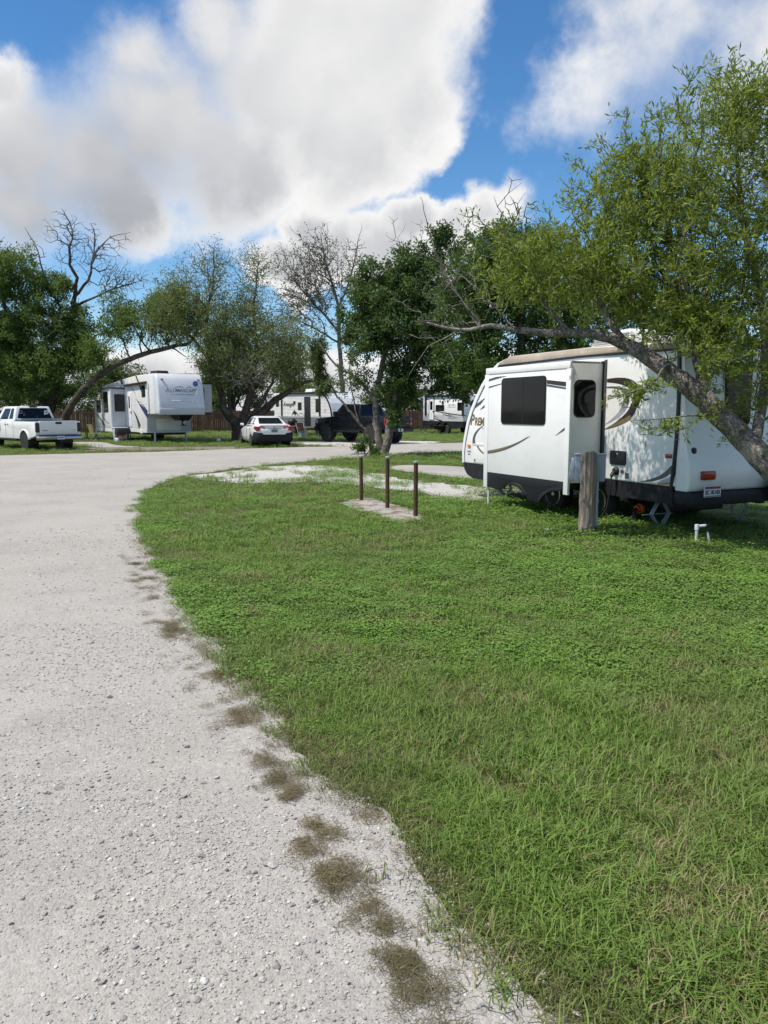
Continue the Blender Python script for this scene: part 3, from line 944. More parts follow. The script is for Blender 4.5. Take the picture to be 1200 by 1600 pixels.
MB().lathe([(0.055, 0.0), (0.075, 0.01), (0.075, 0.055), (0.055, 0.065), (0.05, 0.12), (0.04, 0.12)], 16, 'y', (0, 0, 0.24)).build('elbow', ORANGE, hs, smooth=True)
MB().tube([(0, 0.11, 0.24), (-0.03, 0.17, 0.22), (-0.05, 0.2, 0.12), (-0.05, 0.2, 0.0)], 0.028, 10).build('hose_pipe', BLACK, hs, smooth=True)
hs.rotation_euler.z = RV_ANG
p = rvp(3.64, SY - 0.04)
sj = thing('slide_support', 'thin white metal leg propping the slide-out corner', 'support leg', (p.x, p.y, 0), RV_ANG)
MB().tube([(0, 0, 0.0), (0, 0, 0.40)], 0.016, 8).build('tube', PVC, sj)
MB().lathe([(0.06, 0.0), (0.06, 0.012), (0.02, 0.03)], 12, 'z').build('foot', STEEL, sj)

# wooden post with power pedestal
up = thing('utility_post', 'weathered wooden post with grey electrical box beside the near trailer', 'utility post', (2.78, 10.47, 0), R(-14))
rng = np.random.default_rng(3)
n, rows = 20, 13
vs, fs = [], []
for i in range(rows):
    z = 1.135 * i / (rows - 1)
    for k in range(n):
        a = 2 * math.pi * k / n
        rr = 0.102 + 0.006 * math.sin(3 * a + 1.0) + 0.005 * math.sin(7 * a + 2 * z) + (-0.012 if k in (4, 15) else 0) + rng.normal() * 0.002
        rr *= 1.03 - 0.03 * z
        vs.append((rr * math.cos(a) + 0.008 * math.sin(2.2 * z), rr * math.sin(a), z + (0.012 * rng.normal() if i == rows - 1 else 0)))
for i in range(rows - 1):
    for k in range(n):
        fs.append((i * n + k, i * n + (k + 1) % n, (i + 1) * n + (k + 1) % n, (i + 1) * n + k))
fs.append(tuple(range((rows - 1) * n, rows * n)))
MB().add(vs, fs).build('post', POSTW, up)
BOXG = M('grey_painted_box', (0.33, 0.37, 0.44), 0.45, var=0.12, dirt=0.12)
eb = MB().box(-0.17, 0.235, 0.11, 0.27, 0.735, 1.10).build('meter_box', BOXG, up, bevel=0.008)
MB().box(-0.18, 0.245, 0.10, 0.285, 1.095, 1.115).build('lid', BOXG, eb, bevel=0.004)
MB().hexa([(-0.265, 0.13, 0.74), (-0.175, 0.13, 0.74), (-0.175, 0.27, 0.74), (-0.265, 0.27, 0.74)], [(-0.215, 0.13, 1.05), (-0.175, 0.13, 1.05), (-0.175, 0.27, 1.05), (-0.215, 0.27, 1.05)]).build('outlet_flap', STEEL, eb, bevel=0.004)
MB().tube([(0.135, 0.16, 0.0), (0.135, 0.16, 0.74)], 0.026, 12).build('conduit', STEEL, up, smooth=True)

# PVC water tap
ws = thing('water_tap', 'white plastic pipe water tap standing in the grass near the trailer', 'water tap', (4.0, 9.71, 0), R(12))
MB().tube([(0, 0, 0), (0, 0, 0.225)], 0.019, 12).build('riser', PVC, ws, smooth=True)
MB().tube([(-0.005, 0, 0.235), (0.13, 0, 0.245)], 0.018, 12).build('crossbar', PVC, ws, smooth=True)
MB().tube([(0, 0, 0.19), (0, 0, 0.262)], 0.027, 12).build('elbow', PVC, ws, smooth=True)
MB().tube([(0.125, 0, 0.245), (0.18, 0, 0.245)], 0.026, 10).tube([(0.15, 0, 0.24), (0.155, 0, 0.165)], 0.024, 10).box(0.115, 0.19, -0.01, 0.01, 0.265, 0.277).build('valve', BLACK, ws)
MB().tube([(0.155, 0, 0.17), (0.18, -0.02, 0.02)], 0.014, 10).build('spout', PVC, ws, smooth=True)

# three rusty pipe posts
for k, (x, y, h, lab) in enumerate(((-0.43, 14.5, 0.86, 'rusty steel pipe post farthest from the trailer, on the concrete footing'),
                                    (0.06, 13.34, 0.91, 'rusty steel pipe post standing in the middle of the three'),
                                    (0.51, 12.28, 0.90, 'rusty steel pipe post nearest the camera, closest to the trailer'))):
    t = thing('pipe_post', lab, 'post', (x, y, 0.0), k * 0.7, 'rusty pipe posts on the concrete footing')
    MB().tube([(0, 0, 0), (0.004 * (k - 1), 0, h - 0.03)], 0.036, 14).build('pipe', RUST, t, smooth=True)
    MB().lathe([(0.038, h - 0.032), (0.041, h - 0.028), (0.041, h + 0.0), (0.03, h + 0.008), (0.0001, h + 0.01)], 14, 'z', (0.004 * (k - 1), 0, 0)).build('cap', STEEL, t, smooth=True)
o = MB()
rng = np.random.default_rng(8)
pts = [(0.2 * math.cos(a) * rng.uniform(0.8, 1.15), 0.12 * math.sin(a) * rng.uniform(0.8, 1.15)) for a in np.linspace(0, 2 * math.pi, 11)[:-1]]
o.prism(pts, 'z', 0.0, 0.035)
o = o.build('flat_stone', M_CAL, None, bevel=0.012)
o.location = (2.46, 10.85, 0.0)
tag(o, 'flat pale stone lying in the grass left of the wooden post', 'stone')

# ------------------------------------------------------------------ cars and pickups
def patch(parent, name, mat, c, u0, u1, v0, v1, off=0.006, th=0.01, inset=None):
    """a thin panel on the quad c=(p00,p10,p11,p01), between u0..u1 and v0..v1, proud of it by off"""
    P = [Vector(p) for p in c]
    nrm = (P[1] - P[0]).cross(P[3] - P[0]).normalized()
    def q(u, v):
        return P[0] * (1 - u) * (1 - v) + P[1] * u * (1 - v) + P[2] * u * v + P[3] * (1 - u) * v
    if inset is None:
        uv = [(u0, v0), (u1, v0), (u1, v1), (u0, v1)]
    else:
        uv = inset
    base = [q(*k) - nrm * th for k in uv]
    top = [q(*k) + nrm * off for k in uv]
    n = len(uv)
    return MB().add(base + top, [tuple(range(n))[::-1], tuple(range(n, 2 * n))] + [(i, (i + 1) % n, n + (i + 1) % n, n + i) for i in range(n)]).build(name, mat, parent)


def pickup(name, label, loc, rz, paint, crew, lift, rimmat, tank=True):
    t = thing(name, label, 'pickup truck', loc, rz)
    H = lift
    WB0, WB1, L = 1.2, 1.2 + 3.6, 5.8
    low = [(0.08, 0.64 + H), (0.72, 0.52 + H)] + arc(WB0, 0.42 + H, 0.47, 168, 12, 10) + [(1.75, 0.50 + H), (4.25, 0.50 + H)] + arc(WB1, 0.42 + H, 0.47, 168, 12, 10) + \
          [(5.4, 0.52 + H), (5.72, 0.62 + H), (5.76, 0.9 + H), (5.68, 1.06 + H), (5.5, 1.13 + H), (4.4, 1.22 + H), (4.2, 1.255 + H), (0.06, 1.255 + H), (0.05, 0.7 + H)]
    MB().prism(low, 'y', -0.98, 0.98).build('body', paint, t, bevel=0.045, seg=3)
    for s in (1, -1):
        for wx in (WB0, WB1):
            ar = arc(wx, 0.42 + H, 0.50, 172, 8, 12)
            ai = arc(wx, 0.42 + H, 0.44, 8, 172, 12)
            MB().prism(ar + ai, 'y', s * 0.9, s * 1.012).build('fender_flare', paint, t, bevel=0.012)
            MB().lathe([(0.45, s * 0.55), (0.45, s * 0.975), (0.0001, s * 0.80)], 20, 'y', (wx, 0, 0.43 + H)).build('wheel_well', BLACK, t)
            wheel(t, wx, s * 0.985, 0.40 + H * 0.5, 0.40 + H * 0.5, 0.27, s, rim=rimmat, spokes=8, rr=0.56)
    x0, x1 = 2.22, 4.28
    if crew:
        x0 = 1.95
    b = [(x0, -0.93, 1.25 + H), (x1, -0.93, 1.22 + H), (x1, 0.93, 1.22 + H), (x0, 0.93, 1.25 + H)]
    tp = [(x0 + 0.2, -0.74, 1.90 + H), (x1 - 0.62, -0.74, 1.90 + H), (x1 - 0.62, 0.74, 1.90 + H), (x0 + 0.2, 0.74, 1.90 + H)]
    MB().hexa(b, tp).build('cab', paint, t, bevel=0.06, seg=3)
    rear = (b[3], b[0], tp[0], tp[3])
    rw = patch(t, 'rear_window', GLASS, rear, 0.07, 0.93, 0.20, 0.86, inset=[(0.07, 0.22), (0.10, 0.18), (0.90, 0.18), (0.93, 0.22), (0.90, 0.84), (0.87, 0.88), (0.13, 0.88), (0.10, 0.84)])
    left = (b[2], b[3], tp[3], tp[2])
    right = (b[0], b[1], tp[1], tp[0])
    if crew:
        cuts = [(0.07, 0.40), (0.44, 0.80)]
    else:
        cuts = [(0.10, 0.30), (0.36, 0.80)]
    for (a, c) in cuts:
        patch(t, 'side_window', GLASS, right, a, c, 0.16, 0.86)
        patch(t, 'side_window', GLASS, left, 1 - c, 1 - a, 0.16, 0.86)
    patch(t, 'windscreen', GLASS, (b[1], b[2], tp[2], tp[1]), 0.06, 0.94, 0.1, 0.9)
    MB().box(x0 + 0.12, x0 + 0.26, -0.17, 0.17, 1.885 + H, 1.925 + H).build('brake_light', BLACK, t, bevel=0.01)
    # bed
    MB().box(0.14, x0 - 0.04, -0.84, 0.84, 1.24 + H, 1.262 + H).build('bed_liner', BLACK, t)
    for s in (1, -1):
        MB().box(0.12, x0 - 0.04, s * 0.86, s * 0.975, 1.245 + H, 1.275 + H).build('bed_rail', BLACK, t, bevel=0.008)
    tg = MB().prism(rrect(-0.82, 0.82, 0.70 + H, 1.275 + H, 0.03), 'x', 0.10, 0.012).build('tailgate', paint, t, bevel=0.012)
    MB().prism(rrect(-0.14, 0.14, 1.14 + H, 1.235 + H, 0.045), 'x', 0.03, 0.0).build('handle', BLACK, tg)
    MB().box(0.004, 0.02, 0.48, 0.72, 0.865 + H, 0.89 + H).build('badge', GREYV, tg)
    MB().box(0.004, 0.02, -0.74, -0.56, 0.885 + H, 0.905 + H).build('badge', SILV, tg)
    MB().box(0.002, 0.02, -0.80, 0.80, 1.06 + H, 1.075 + H).build('crease', paint, tg)
    for s in (1, -1):
        tl = MB().prism(rrect(s * 0.905 - 0.075, s * 0.905 + 0.075, 0.80 + H, 1.20 + H, 0.03), 'x', 0.12, 0.02).build('tail_light', RED if crew else BROWN, t, bevel=0.01)
        MB().box(0.015, 0.03, s * 0.905 - 0.05, s * 0.905 + 0.05, 0.83 + H, 0.91 + H).build('reverse_lens', SILV if crew else BLACK, tl)
    bp = MB().prism([(0.06, 0.45 + H), (-0.10, 0.48 + H), (-0.14, 0.56 + H), (-0.12, 0.64 + H), (0.06, 0.66 + H)], 'y', -0.97, 0.97).build('bumper', BLACK if crew else CHROME, t, bevel=0.02)
    MB().box(-0.13, 0.04, -0.95, 0.95, 0.645 + H, 0.675 + H).build('bumper_step', BLACK, bp)
    pl = MB().box(-0.155, -0.135, -0.16, 0.16, 0.49 + H, 0.64 + H).build('licence_plate', PLATE, t)
    MB().box(-0.158, -0.154, -0.12, 0.12, 0.54 + H, 0.60 + H).build('plate_mark', SILV, pl)
    MB().box(-0.2, 0.3, -0.05, 0.05, 0.36 + H, 0.45 + H).build('tow_hitch', BLACK, t)
    MB().box(0.3, 5.3, -0.55, 0.55, 0.36 + H, 0.52 + H).build('underbody', BLACK, t)
    for s in (1, -1):
        mm = MB().box(3.72, 3.86, s * 1.02, s * 1.24, 1.28 + H, 1.52 + H).build('mirror', BLACK, t, bevel=0.03)
        MB().tube([(3.78, s * 0.93, 1.34 + H), (3.78, s * 1.06, 1.36 + H)], 0.025, 6).build('mirror_arm', BLACK, mm)
        MB().box(1.9, 4.1, s * 0.92, s * 1.02, 0.44 + H, 0.50 + H).build('side_step', BLACK, t)
        for hx in ((2.75, 3.0), (2.2, 3.1))[1 if crew else 0]:
            MB().box(hx, hx + 0.16, s * 0.975, s * 1.0, 1.10 + H, 1.14 + H).build('door_handle', BLACK if crew else CHROME, t, bevel=0.006)
        dx = (2.28, 3.05, 4.1) if not crew else (2.0, 3.0, 4.1)
        for d in dx:
            MB().box(d, d + 0.012, s * 0.976, s * 0.984, 0.55 + H, 1.23 + H).build('door_gap', BLACK, t)
        MB().prism(rrect(5.5, 5.74, 0.86 + H, 1.04 + H, 0.03), 'y', s * 0.80, s * 0.99).build('headlight', SILV, t, bevel=0.01)
    MB().box(5.70, 5.80, -0.7, 0.7, 0.72 + H, 1.06 + H).build('grille', BLACK if crew else CHROME, t, bevel=0.02)
    MB().box(5.66, 5.88, -0.96, 0.96, 0.46 + H, 0.68 + H).build('front_bumper', BLACK if crew else CHROME, t, bevel=0.03)
    return t, rw, rear


def hdg(az):
    return R(90 - az)


wt, rw, rear = pickup('white_pickup', 'white pickup truck with silver toolbox parked on the grass at the left', (-13.93, 33.1, 0), hdg(-48), CARW, False, 0.0, DARKALLOY)
tb = MB().box(1.62, 2.12, -0.93, 0.93, 1.265, 1.37).build('toolbox', ALLOY, wt, bevel=0.012)
MB().box(1.60, 1.64, -0.9, 0.9, 1.33, 1.378).build('lid_edge', SILV, tb)
lean = math.atan2(0.2, 0.65)
text('window_sticker', 'P', 0.42, PLATE, wt, (2.27 + 0.02, -0.52, 1.56), (R(90) - lean * 0 , 0, R(-90)), bold=0.012).rotation_euler = (R(90 + 17), 0, R(-90))
text('window_sticker', 'D', 0.22, SILV, wt, (2.30, 0.60, 1.64), (R(107), 0, R(-90)))
text('window_sticker', 'L', 0.16, SILV, wt, (2.265, 0.46, 1.55), (R(107), 0, R(-90)))
MB().tube([(2.0, 0.02, 1.36), (2.0, 0.02, 1.52)], 0.015, 6).build('antenna', BLACK, wt)
bt, _, _ = pickup('black_pickup', 'lifted black crew-cab pickup with red tail light beyond the gravel road', (0.77, 39.77, 0), hdg(-43), CARB, True, 0.16, DARKALLOY)

# white sedan
sd_ = thing('white_sedan', 'white sedan with black rear bumper and red tail lights by the tree', 'car', (-5.15, 36.2, 0), hdg(-20))
secs = [(0.0, 0.72, 0.52, 0.86), (0.04, 0.82, 0.40, 1.00), (0.16, 0.88, 0.30, 1.06), (0.45, 0.91, 0.24, 1.075), (1.0, 0.925, 0.21, 1.05), (1.9, 0.925, 0.20, 1.0), (2.9, 0.92, 0.20, 0.97), (3.5, 0.915, 0.20, 0.95), (4.1, 0.89, 0.22, 0.86), (4.55, 0.80, 0.26, 0.74), (4.78, 0.62, 0.32, 0.62), (4.85, 0.4, 0.38, 0.55)]
vs, fs = [], []
for (x, w, zb, zt) in secs:
    h = [(0, zb), (w * 0.84, zb), (w * 0.97, zb + 0.08), (w, zb + 0.28 * (zt - zb) + 0.06), (w * 0.99, zb + 0.66 * (zt - zb)), (w * 0.94, zt - 0.07), (w * 0.84, zt - 0.012), (0, zt + 0.012)]
    ring = [(x, y, z) for y, z in h] + [(x, -y, z) for y, z in h[-2:0:-1]]
    vs += ring
n = 14
for i in range(len(secs) - 1):
    for k in range(n):
        fs.append((i * n + k, i * n + (k + 1) % n, (i + 1) * n + (k + 1) % n, (i + 1) * n + k))
fs += [tuple(range(n)), tuple(range((len(secs) - 1) * n, len(secs) * n))[::-1]]
MB().add(vs, fs).build('body', CARW, sd_, smooth=True)
top = [(0.62, 1.075, 0.66), (1.38, 1.40, 0.56), (1.95, 1.455, 0.575), (2.55, 1.42, 0.565), (3.45, 0.98, 0.68)]
bot = [(0.50, 1.03, 0.76), (1.30, 1.02, 0.82), (1.95, 1.0, 0.83), (2.6, 0.98, 0.83), (3.5, 0.93, 0.76)]
vs = [(x, w, z) for x, z, w in top] + [(x, -w, z) for x, z, w in top] + [(x, w, z) for x, z, w in bot] + [(x, -w, z) for x, z, w in bot]
fs = []
for i in range(4):
    fs += [(i, i + 1, 5 + i + 1, 5 + i), (10 + i, 10 + i + 1, i + 1, i), (15 + i, 5 + i, 5 + i + 1, 15 + i + 1)]
fs += [(0, 5, 15, 10), (4, 14, 19, 9)]
MB().add(vs, fs).build('roof', CARW, sd_, bevel=0.03, seg=3)
T = [Vector((x, w, z)) for x, z, w in top]; B = [Vector((x, w, z)) for x, z, w in bot]
mir = lambda v: Vector((v.x, -v.y, v.z))
patch(sd_, 'rear_window', GLASS, (T[0], mir(T[0]), mir(T[1]), T[1]), 0.06, 0.94, 0.05, 0.90)
patch(sd_, 'windscreen', GLASS, (mir(T[4]), T[4], T[3], mir(T[3])), 0.06, 0.94, 0.06, 0.94)
for s in (0, 1):
    g = (lambda v: v) if s == 0 else mir
    for i, (u0, u1) in enumerate(((0.28, 0.97), (0.04, 0.96), (0.04, 0.97))):
        q = (B[i + 1], B[i], T[i], T[i + 1])
        uv = [(1 - u1, 0.12), (1 - u0, 0.12), (1 - u0, 0.88), (1 - u1, 0.88)]
        if i == 0:
            uv = [(0.04, 0.12), (0.55, 0.12), (0.30, 0.80), (0.04, 0.88)]
        if i == 2:
            uv = [(0.14, 0.12), (0.96, 0.12), (0.96, 0.88), (0.70, 0.70)]
        if i == 1:
            continue
        qq = [g(v) for v in q]
        if s:
            qq = [qq[1], qq[0], qq[3], qq[2]]
            uv = [(1 - u, v) for u, v in uv[::-1]]
        patch(sd_, 'side_window', GLASS2, qq, 0, 1, 0, 1, inset=uv)
    q = [g(v) for v in (B[3], B[1], T[1], T[3])]
    # middle doors span two panes
    q2 = [g(v) for v in (B[2], B[1], T[1], T[2])]
    q3 = [g(v) for v in (B[3], B[2], T[2], T[3])]
    for qq in (q2, q3):
        if s:
            qq = [qq[1], qq[0], qq[3], qq[2]]
        patch(sd_, 'side_window', GLASS2, qq, 0.03, 0.97, 0.12, 0.86)
# rear: bumper, lights, plate
vs, fs = [], []
bs = [(-0.07, 0.70, 0.30, 0.60), (-0.05, 0.84, 0.27, 0.66), (0.06, 0.905, 0.24, 0.72), (0.30, 0.935, 0.22, 0.74), (0.62, 0.94, 0.22, 0.55)]
for (x, w, zb, zt) in bs:
    h = [(0, zb), (w * 0.9, zb), (w, zb + 0.1), (w, zt - 0.06), (w * 0.97, zt), (0, zt - 0.05)]
    vs += [(x, y, z) for y, z in h] + [(x, -y, z) for y, z in h[-2:0:-1]]
n = 10
for i in range(len(bs) - 1):
    for k in range(n):
        fs.append((i * n + k, i * n + (k + 1) % n, (i + 1) * n + (k + 1) % n, (i + 1) * n + k))
fs += [tuple(range(n)), tuple(range((len(bs) - 1) * n, len(bs) * n))[::-1]]
MB().add(vs, fs).build('bumper', SKIRT, sd_, smooth=True)
MB().prism([(-0.50, 0.60), (0.50, 0.60), (0.62, 0.70), (0.66, 0.86), (-0.66, 0.86), (-0.62, 0.70)], 'x', 0.1, -0.085).build('boot_lid', CARW, sd_, bevel=0.02)
MB().prism([(-0.70, 0.985), (0.70, 0.985), (0.66, 1.07), (-0.66, 1.07)], 'x', 0.25, -0.03).build('boot_edge', CARW, sd_, bevel=0.03)
MB().box(-0.095, 0.02, -0.30, 0.30, 0.855, 0.885).build('chrome_strip', STEEL, sd_)
for s in (1, -1):
    t_ = MB().prism([(s * 0.42, 0.86), (s * 0.50, 0.97), (s * 0.90, 0.99), (s * 0.925, 0.88), (s * 0.80, 0.76), (s * 0.70, 0.80)], 'x', 0.30, -0.06).build('tail_light', RED, sd_, bevel=0.012)
    MB().prism([(s * 0.48, 0.875), (s * 0.53, 0.925), (s * 0.68, 0.93), (s * 0.66, 0.86)], 'x', 0.0, -0.068).build('reverse_lens', PLATE, t_)
    MB().box(3.0, 3.14, s * 0.90, s * 1.06, 0.98, 1.10).build('mirror', CARW, sd_, bevel=0.03)
    for hx in (1.35, 2.25):
        MB().box(hx, hx + 0.15, s * 0.915, s * 0.94, 0.84, 0.87).build('door_handle', CARW, sd_)
    for dx in (1.22, 2.15, 3.15):
        MB().box(dx, dx + 0.01, s * 0.915, s * 0.928, 0.35, 0.93).build('door_gap', BLACK, sd_)
    for wx in (1.02, 3.82):
        MB().lathe([(0.35, s * 0.6), (0.35, s * 0.928), (0.0001, s * 0.80)], 22, 'y', (wx, 0, 0.34)).build('wheel_well', BLACK, sd_)
        wheel(sd_, wx, s * 0.935, 0.32, 0.32, 0.22, s, spokes=10, rr=0.66)
lp = MB().box(-0.10, -0.08, -0.155, 0.155, 0.70, 0.845).build('licence_plate', SILV, sd_)
MB().box(-0.103, -0.099, -0.12, 0.12, 0.745, 0.80).build('plate_mark', GREYV, lp)
MB().lathe([(0.05, -0.09), (0.05, -0.10)], 12, 'x', (0, 0, 0.925)).build('badge', CHROME, sd_)

# ------------------------------------------------------------------ fifth-wheel trailer
f5 = thing('fifth_wheel_trailer', 'large grey and white fifth-wheel trailer with raised nose in front of the fence', 'travel trailer', (-10.45, 40.0, 0), hdg(145))
# local X = heading, its door side is -Y
MB().prism([(-0.55, 1.52), (-0.55, 3.60), (-3.4, 3.60), (-6.0, 3.48), (-10.2, 3.18), (-10.2, 0.72), (-1.9, 0.72), (-1.9, 1.52)], 'y', -1.22, 1.22).build('body', WHITE2, f5, bevel=0.05, seg=3)
MB().prism([(-0.56, 1.50), (0.10, 1.50), (0.16, 1.75), (0.12, 2.1), (0.0, 2.9), (-0.12, 3.3), (-0.30, 3.54), (-0.56, 3.63)], 'y', -1.235, 1.235).build('front_cap', CAPGREY, f5, bevel=0.10, seg=4)
fc = [c for c in f5.children if c.name.startswith('front_cap')][0]
# moulded crease lines on the cap, following its slope
def capx(z):
    zs = [1.5, 1.75, 2.1, 2.9, 3.3, 3.54]
    xs = [0.10, 0.16, 0.12, 0.0, -0.12, -0.30]
    return float(np.interp(z, zs, xs))
def capline(y0, z0, y1, z1, r):
    pts = [(capx(z0 + (z1 - z0) * i / 6) + 0.002, y0 + (y1 - y0) * i / 6, z0 + (z1 - z0) * i / 6) for i in range(7)]
    return pts
MB().tube(capline(-0.95, 2.95, -0.62, 2.22, 0.02), 0.022, 6).tube(capline(-0.62, 2.22, 0.68, 2.18, 0.02), 0.026, 6).tube(capline(0.68, 2.18, 0.90, 2.85, 0.02), 0.026, 6).build('cap_crease', CAPGREY, fc, smooth=True)
MB().prism([(0.155, 1.50), (0.185, 1.76), (0.145, 1.88), (0.09, 1.88), (0.05, 1.5)], 'y', -1.20, 1.20).build('cap_lower_band', GREYP, fc, bevel=0.03)
rotcap = (R(90 - 8.5), 0, R(90))
text('lettering', 'A', 0.36, SILV, fc, (capx(2.74) + 0.012, -0.70, 2.74), rotcap, bold=0.004)
text('lettering', 'LUMASCAPE', 0.255, M('faded_grey_vinyl', (0.20, 0.205, 0.225), 0.4), fc, (capx(2.72) + 0.012, 0.13, 2.73), rotcap, bold=0.002, sx=1.0)
text('lettering', 'BY HOLIDAY RAMBLER', 0.12, SILV, fc, (capx(2.52) + 0.010, 0.08, 2.53), rotcap, sx=1.05)
for (a, m_, b_) in (((-0.45, 2.86), (-0.1, 3.02), (0.15, 2.90)), ((0.25, 2.88), (0.42, 3.02), (0.60, 2.88))):
    pts = swoosh(a, m_, b_, 0.004, 0.016, 0.004)
    o = MB().prism(pts, 'x', capx(2.9) - 0.03, capx(2.9) + 0.035).build('mountain_mark', SILV, fc)
MB().lathe([(0.135, -0.04), (0.135, 0.05)], 20, 'x', (capx(3.08), 0.80, 3.10)).build('round_sticker', BLUE, fc)
text('lettering', 'RV', 0.13, SILV, fc, (capx(3.08) + 0.053, 0.80, 3.10), FACE_F)
for s in (-0.95, 0.98):
    MB().box(-0.22, -0.05, s - 0.06, s + 0.06, 3.28, 3.33).build('clearance_light', AMBER, fc)
# lower front wall and fittings
lf = MB().box(-1.95, -1.86, -1.21, 1.21, 0.57, 1.50).build('lower_front_wall', GREYP, f5, bevel=0.01)
MB().box(-1.87, -1.84, -1.22, 1.22, 0.55, 0.60).build('trim_strip', WHITE2, lf)
MB().prism(rrect(-0.72, 0.62, 0.66, 1.28, 0.05), 'x', -1.87, -1.84).build('storage_door', WHITE2, lf, bevel=0.006)
kb = MB().hexa([(-1.35, 0.10, 1.2), (-0.55, 0.10, 1.2), (-0.55, 0.60, 1.2), (-1.35, 0.60, 1.2)], [(-1.8, 0.0, 1.50), (-0.3, 0.0, 1.50), (-0.3, 0.72, 1.50), (-1.8, 0.72, 1.50)]).build('king_pin_box', BLACK, f5)
MB().tube([(-0.8, 0.35, 1.22), (-0.8, 0.35, 0.95)], 0.07, 10).box(-0.95, -0.65, 0.22, 0.5, 0.92, 0.96).build('king_pin', BLACK, kb)
MB().box(-0.66, -0.62, 0.3, 0.42, 1.05, 1.14).build('reflector', PLATE, kb)
for s in (-0.85, 0.85):
    lg = MB().box(-1.80, -1.72, s - 0.04, s + 0.04, 0.05, 0.6).build('landing_leg', STEEL, f5)
    MB().box(-1.88, -1.64, s - 0.12, s + 0.12, 0.0, 0.05).build('leg_foot', STEEL, lg)
# side walls: lower storage, door, awning, graphics (door side is -Y)
Y = -1.22
MB().box(-5.2, -1.95, Y - 0.012, Y + 0.05, 0.55, 0.74).build('lower_sill', WHITE2, f5)
d5 = MB().prism(rrect(-5.02, -4.40, 0.82, 2.72, 0.04), 'y', Y + 0.01, Y - 0.03).build('entry_door', WHITE, f5, bevel=0.006)
MB().prism(rrect(-4.80, -4.58, 1.85, 2.5, 0.03), 'y', Y - 0.01, Y - 0.036).build('door_pane', GLASS, d5)
MB().box(-4.46, -4.40, Y - 0.06, Y - 0.02, 1.55, 1.68).build('door_handle', BLACK, d5)
window(f5, 'y', Y, -1, -2.55, -1.95, 2.42, 3.05, 0.05)
aw = MB().tube([(-5.15, Y - 0.10, 3.10), (-1.5, Y - 0.10, 3.16)], 0.075, 10).build('awning_roll', BROWN, f5, smooth=True)
for ax in (-5.12, -1.35):
    MB().box(ax - 0.035, ax + 0.035, Y - 0.09, Y - 0.005, 1.55 if ax > -2 else 0.85, 3.12).build('awning_arm', WHITE, f5)
decal(f5, swoosh((-3.5, 2.35), (-2.7, 1.9), (-1.75, 1.52), 0.02, 0.16, 0.42), 'y', Y - 0.001, -1, BLUEV)
decal(f5, swoosh((-2.9, 2.20), (-2.2, 1.95), (-1.55, 1.55), 0.02, 0.08, 0.12), 'y', Y - 0.001, -1, GREYV)
decal(f5, swoosh((-4.2, 1.72), (-3.5, 1.45), (-3.1, 0.80), 0.02, 0.14, 0.42), 'y', Y - 0.001, -1, BROWN)
decal(f5, swoosh((-4.35, 2.95), (-3.9, 2.85), (-3.6, 2.55), 0.03, 0.08, 0.02), 'y', Y - 0.001, -1, GREYV)
decal(f5, [(-3.5, 3.58), (-3.3, 3.58), (-2.2, 2.6), (-2.5, 2.6)], 'y', Y - 0.001, -1, BROWN)
decal(f5, [(-6.4, 3.42), (-6.0, 3.46), (-5.75, 3.2), (-6.1, 3.2)], 'y', Y - 0.001, -1, BROWN)
MB().box(-4.35, -1.95, Y - 0.008, Y + 0.02, 2.06, 2.09).build('rub_rail', WHITE, f5)
MB().prism(rrect(-3.0, -2.6, 0.50, 0.70, 0.03), 'y', Y - 0.03, Y + 0.03).build('step_cover', WHITE, f5)
# door-side slide-out
s5 = MB().box(-8.6, -5.2, -2.12, -1.18, 0.78, 2.92).build('slide_out', WHITE2, f5, bevel=0.015)
MB().box(-8.65, -5.12, -2.2, -1.15, 2.92, 3.0).build('slide_topper', GREYV, s5)
MB().box(-5.21, -5.17, -2.10, -1.22, 0.82, 2.90).build('front_panel', GREYP, s5)
MB().box(-5.24, -5.14, -2.15, -2.08, 0.72, 2.96).build('corner_flange', WHITE, s5)
wf = MB().prism(rrect(-1.92, -1.36, 1.66, 2.62, 0.05), 'x', -5.18, -5.155).build('end_window', BLACK, s5)
MB().prism(rrect(-1.90, -1.38, 1.68, 2.60, 0.04), 'x', -5.18, -5.15).build('pane', GLASS, wf)
window(s5, 'y', -2.12, -1, -8.1, -7.2, 1.62, 2.32, 0.04)
window(s5, 'y', -2.12, -1, -6.6, -5.7, 1.62, 2.78, 0.04)
decal(s5, swoosh((-8.55, 1.55), (-7.4, 1.35), (-6.6, 0.82), 0.02, 0.12, 0.2), 'y', -2.121, -1, GREYV)
decal(s5, swoosh((-7.0, 1.45), (-6.4, 1.1), (-5.7, 1.0), 0.02, 0.08, 0.03), 'y', -2.121, -1, GREYV)
decal(s5, swoosh((-7.6, 2.88), (-7.2, 2.85), (-6.6, 2.65), 0.04, 0.10, 0.02), 'y', -2.121, -1, GREYV)
MB().box(-8.6, -5.2, -2.10, -1.2, 0.55, 0.78).build('slide_sill', YEL if False else WHITE2, s5)
# far-side bedroom slide-out
s6 = MB().box(-2.9, -0.9, 1.18, 2.05, 1.62, 3.12).build('slide_out', GREYP, f5, bevel=0.012)
MB().box(-2.95, -0.85, 1.15, 2.10, 3.12, 3.2).build('slide_topper', BLACK, s6)
MB().box(-2.9, -0.9, 1.2, 2.03, 1.55, 1.62).build('slide_sill', BLACK, s6)
wf = MB().prism(rrect(1.30, 1.62, 2.22, 2.95, 0.07), 'x', -0.91, -0.885).build('end_window', BLACK, s6)
MB().prism(rrect(1.32, 1.60, 2.24, 2.93, 0.06), 'x', -0.91, -0.88).build('pane', GLASS, wf)
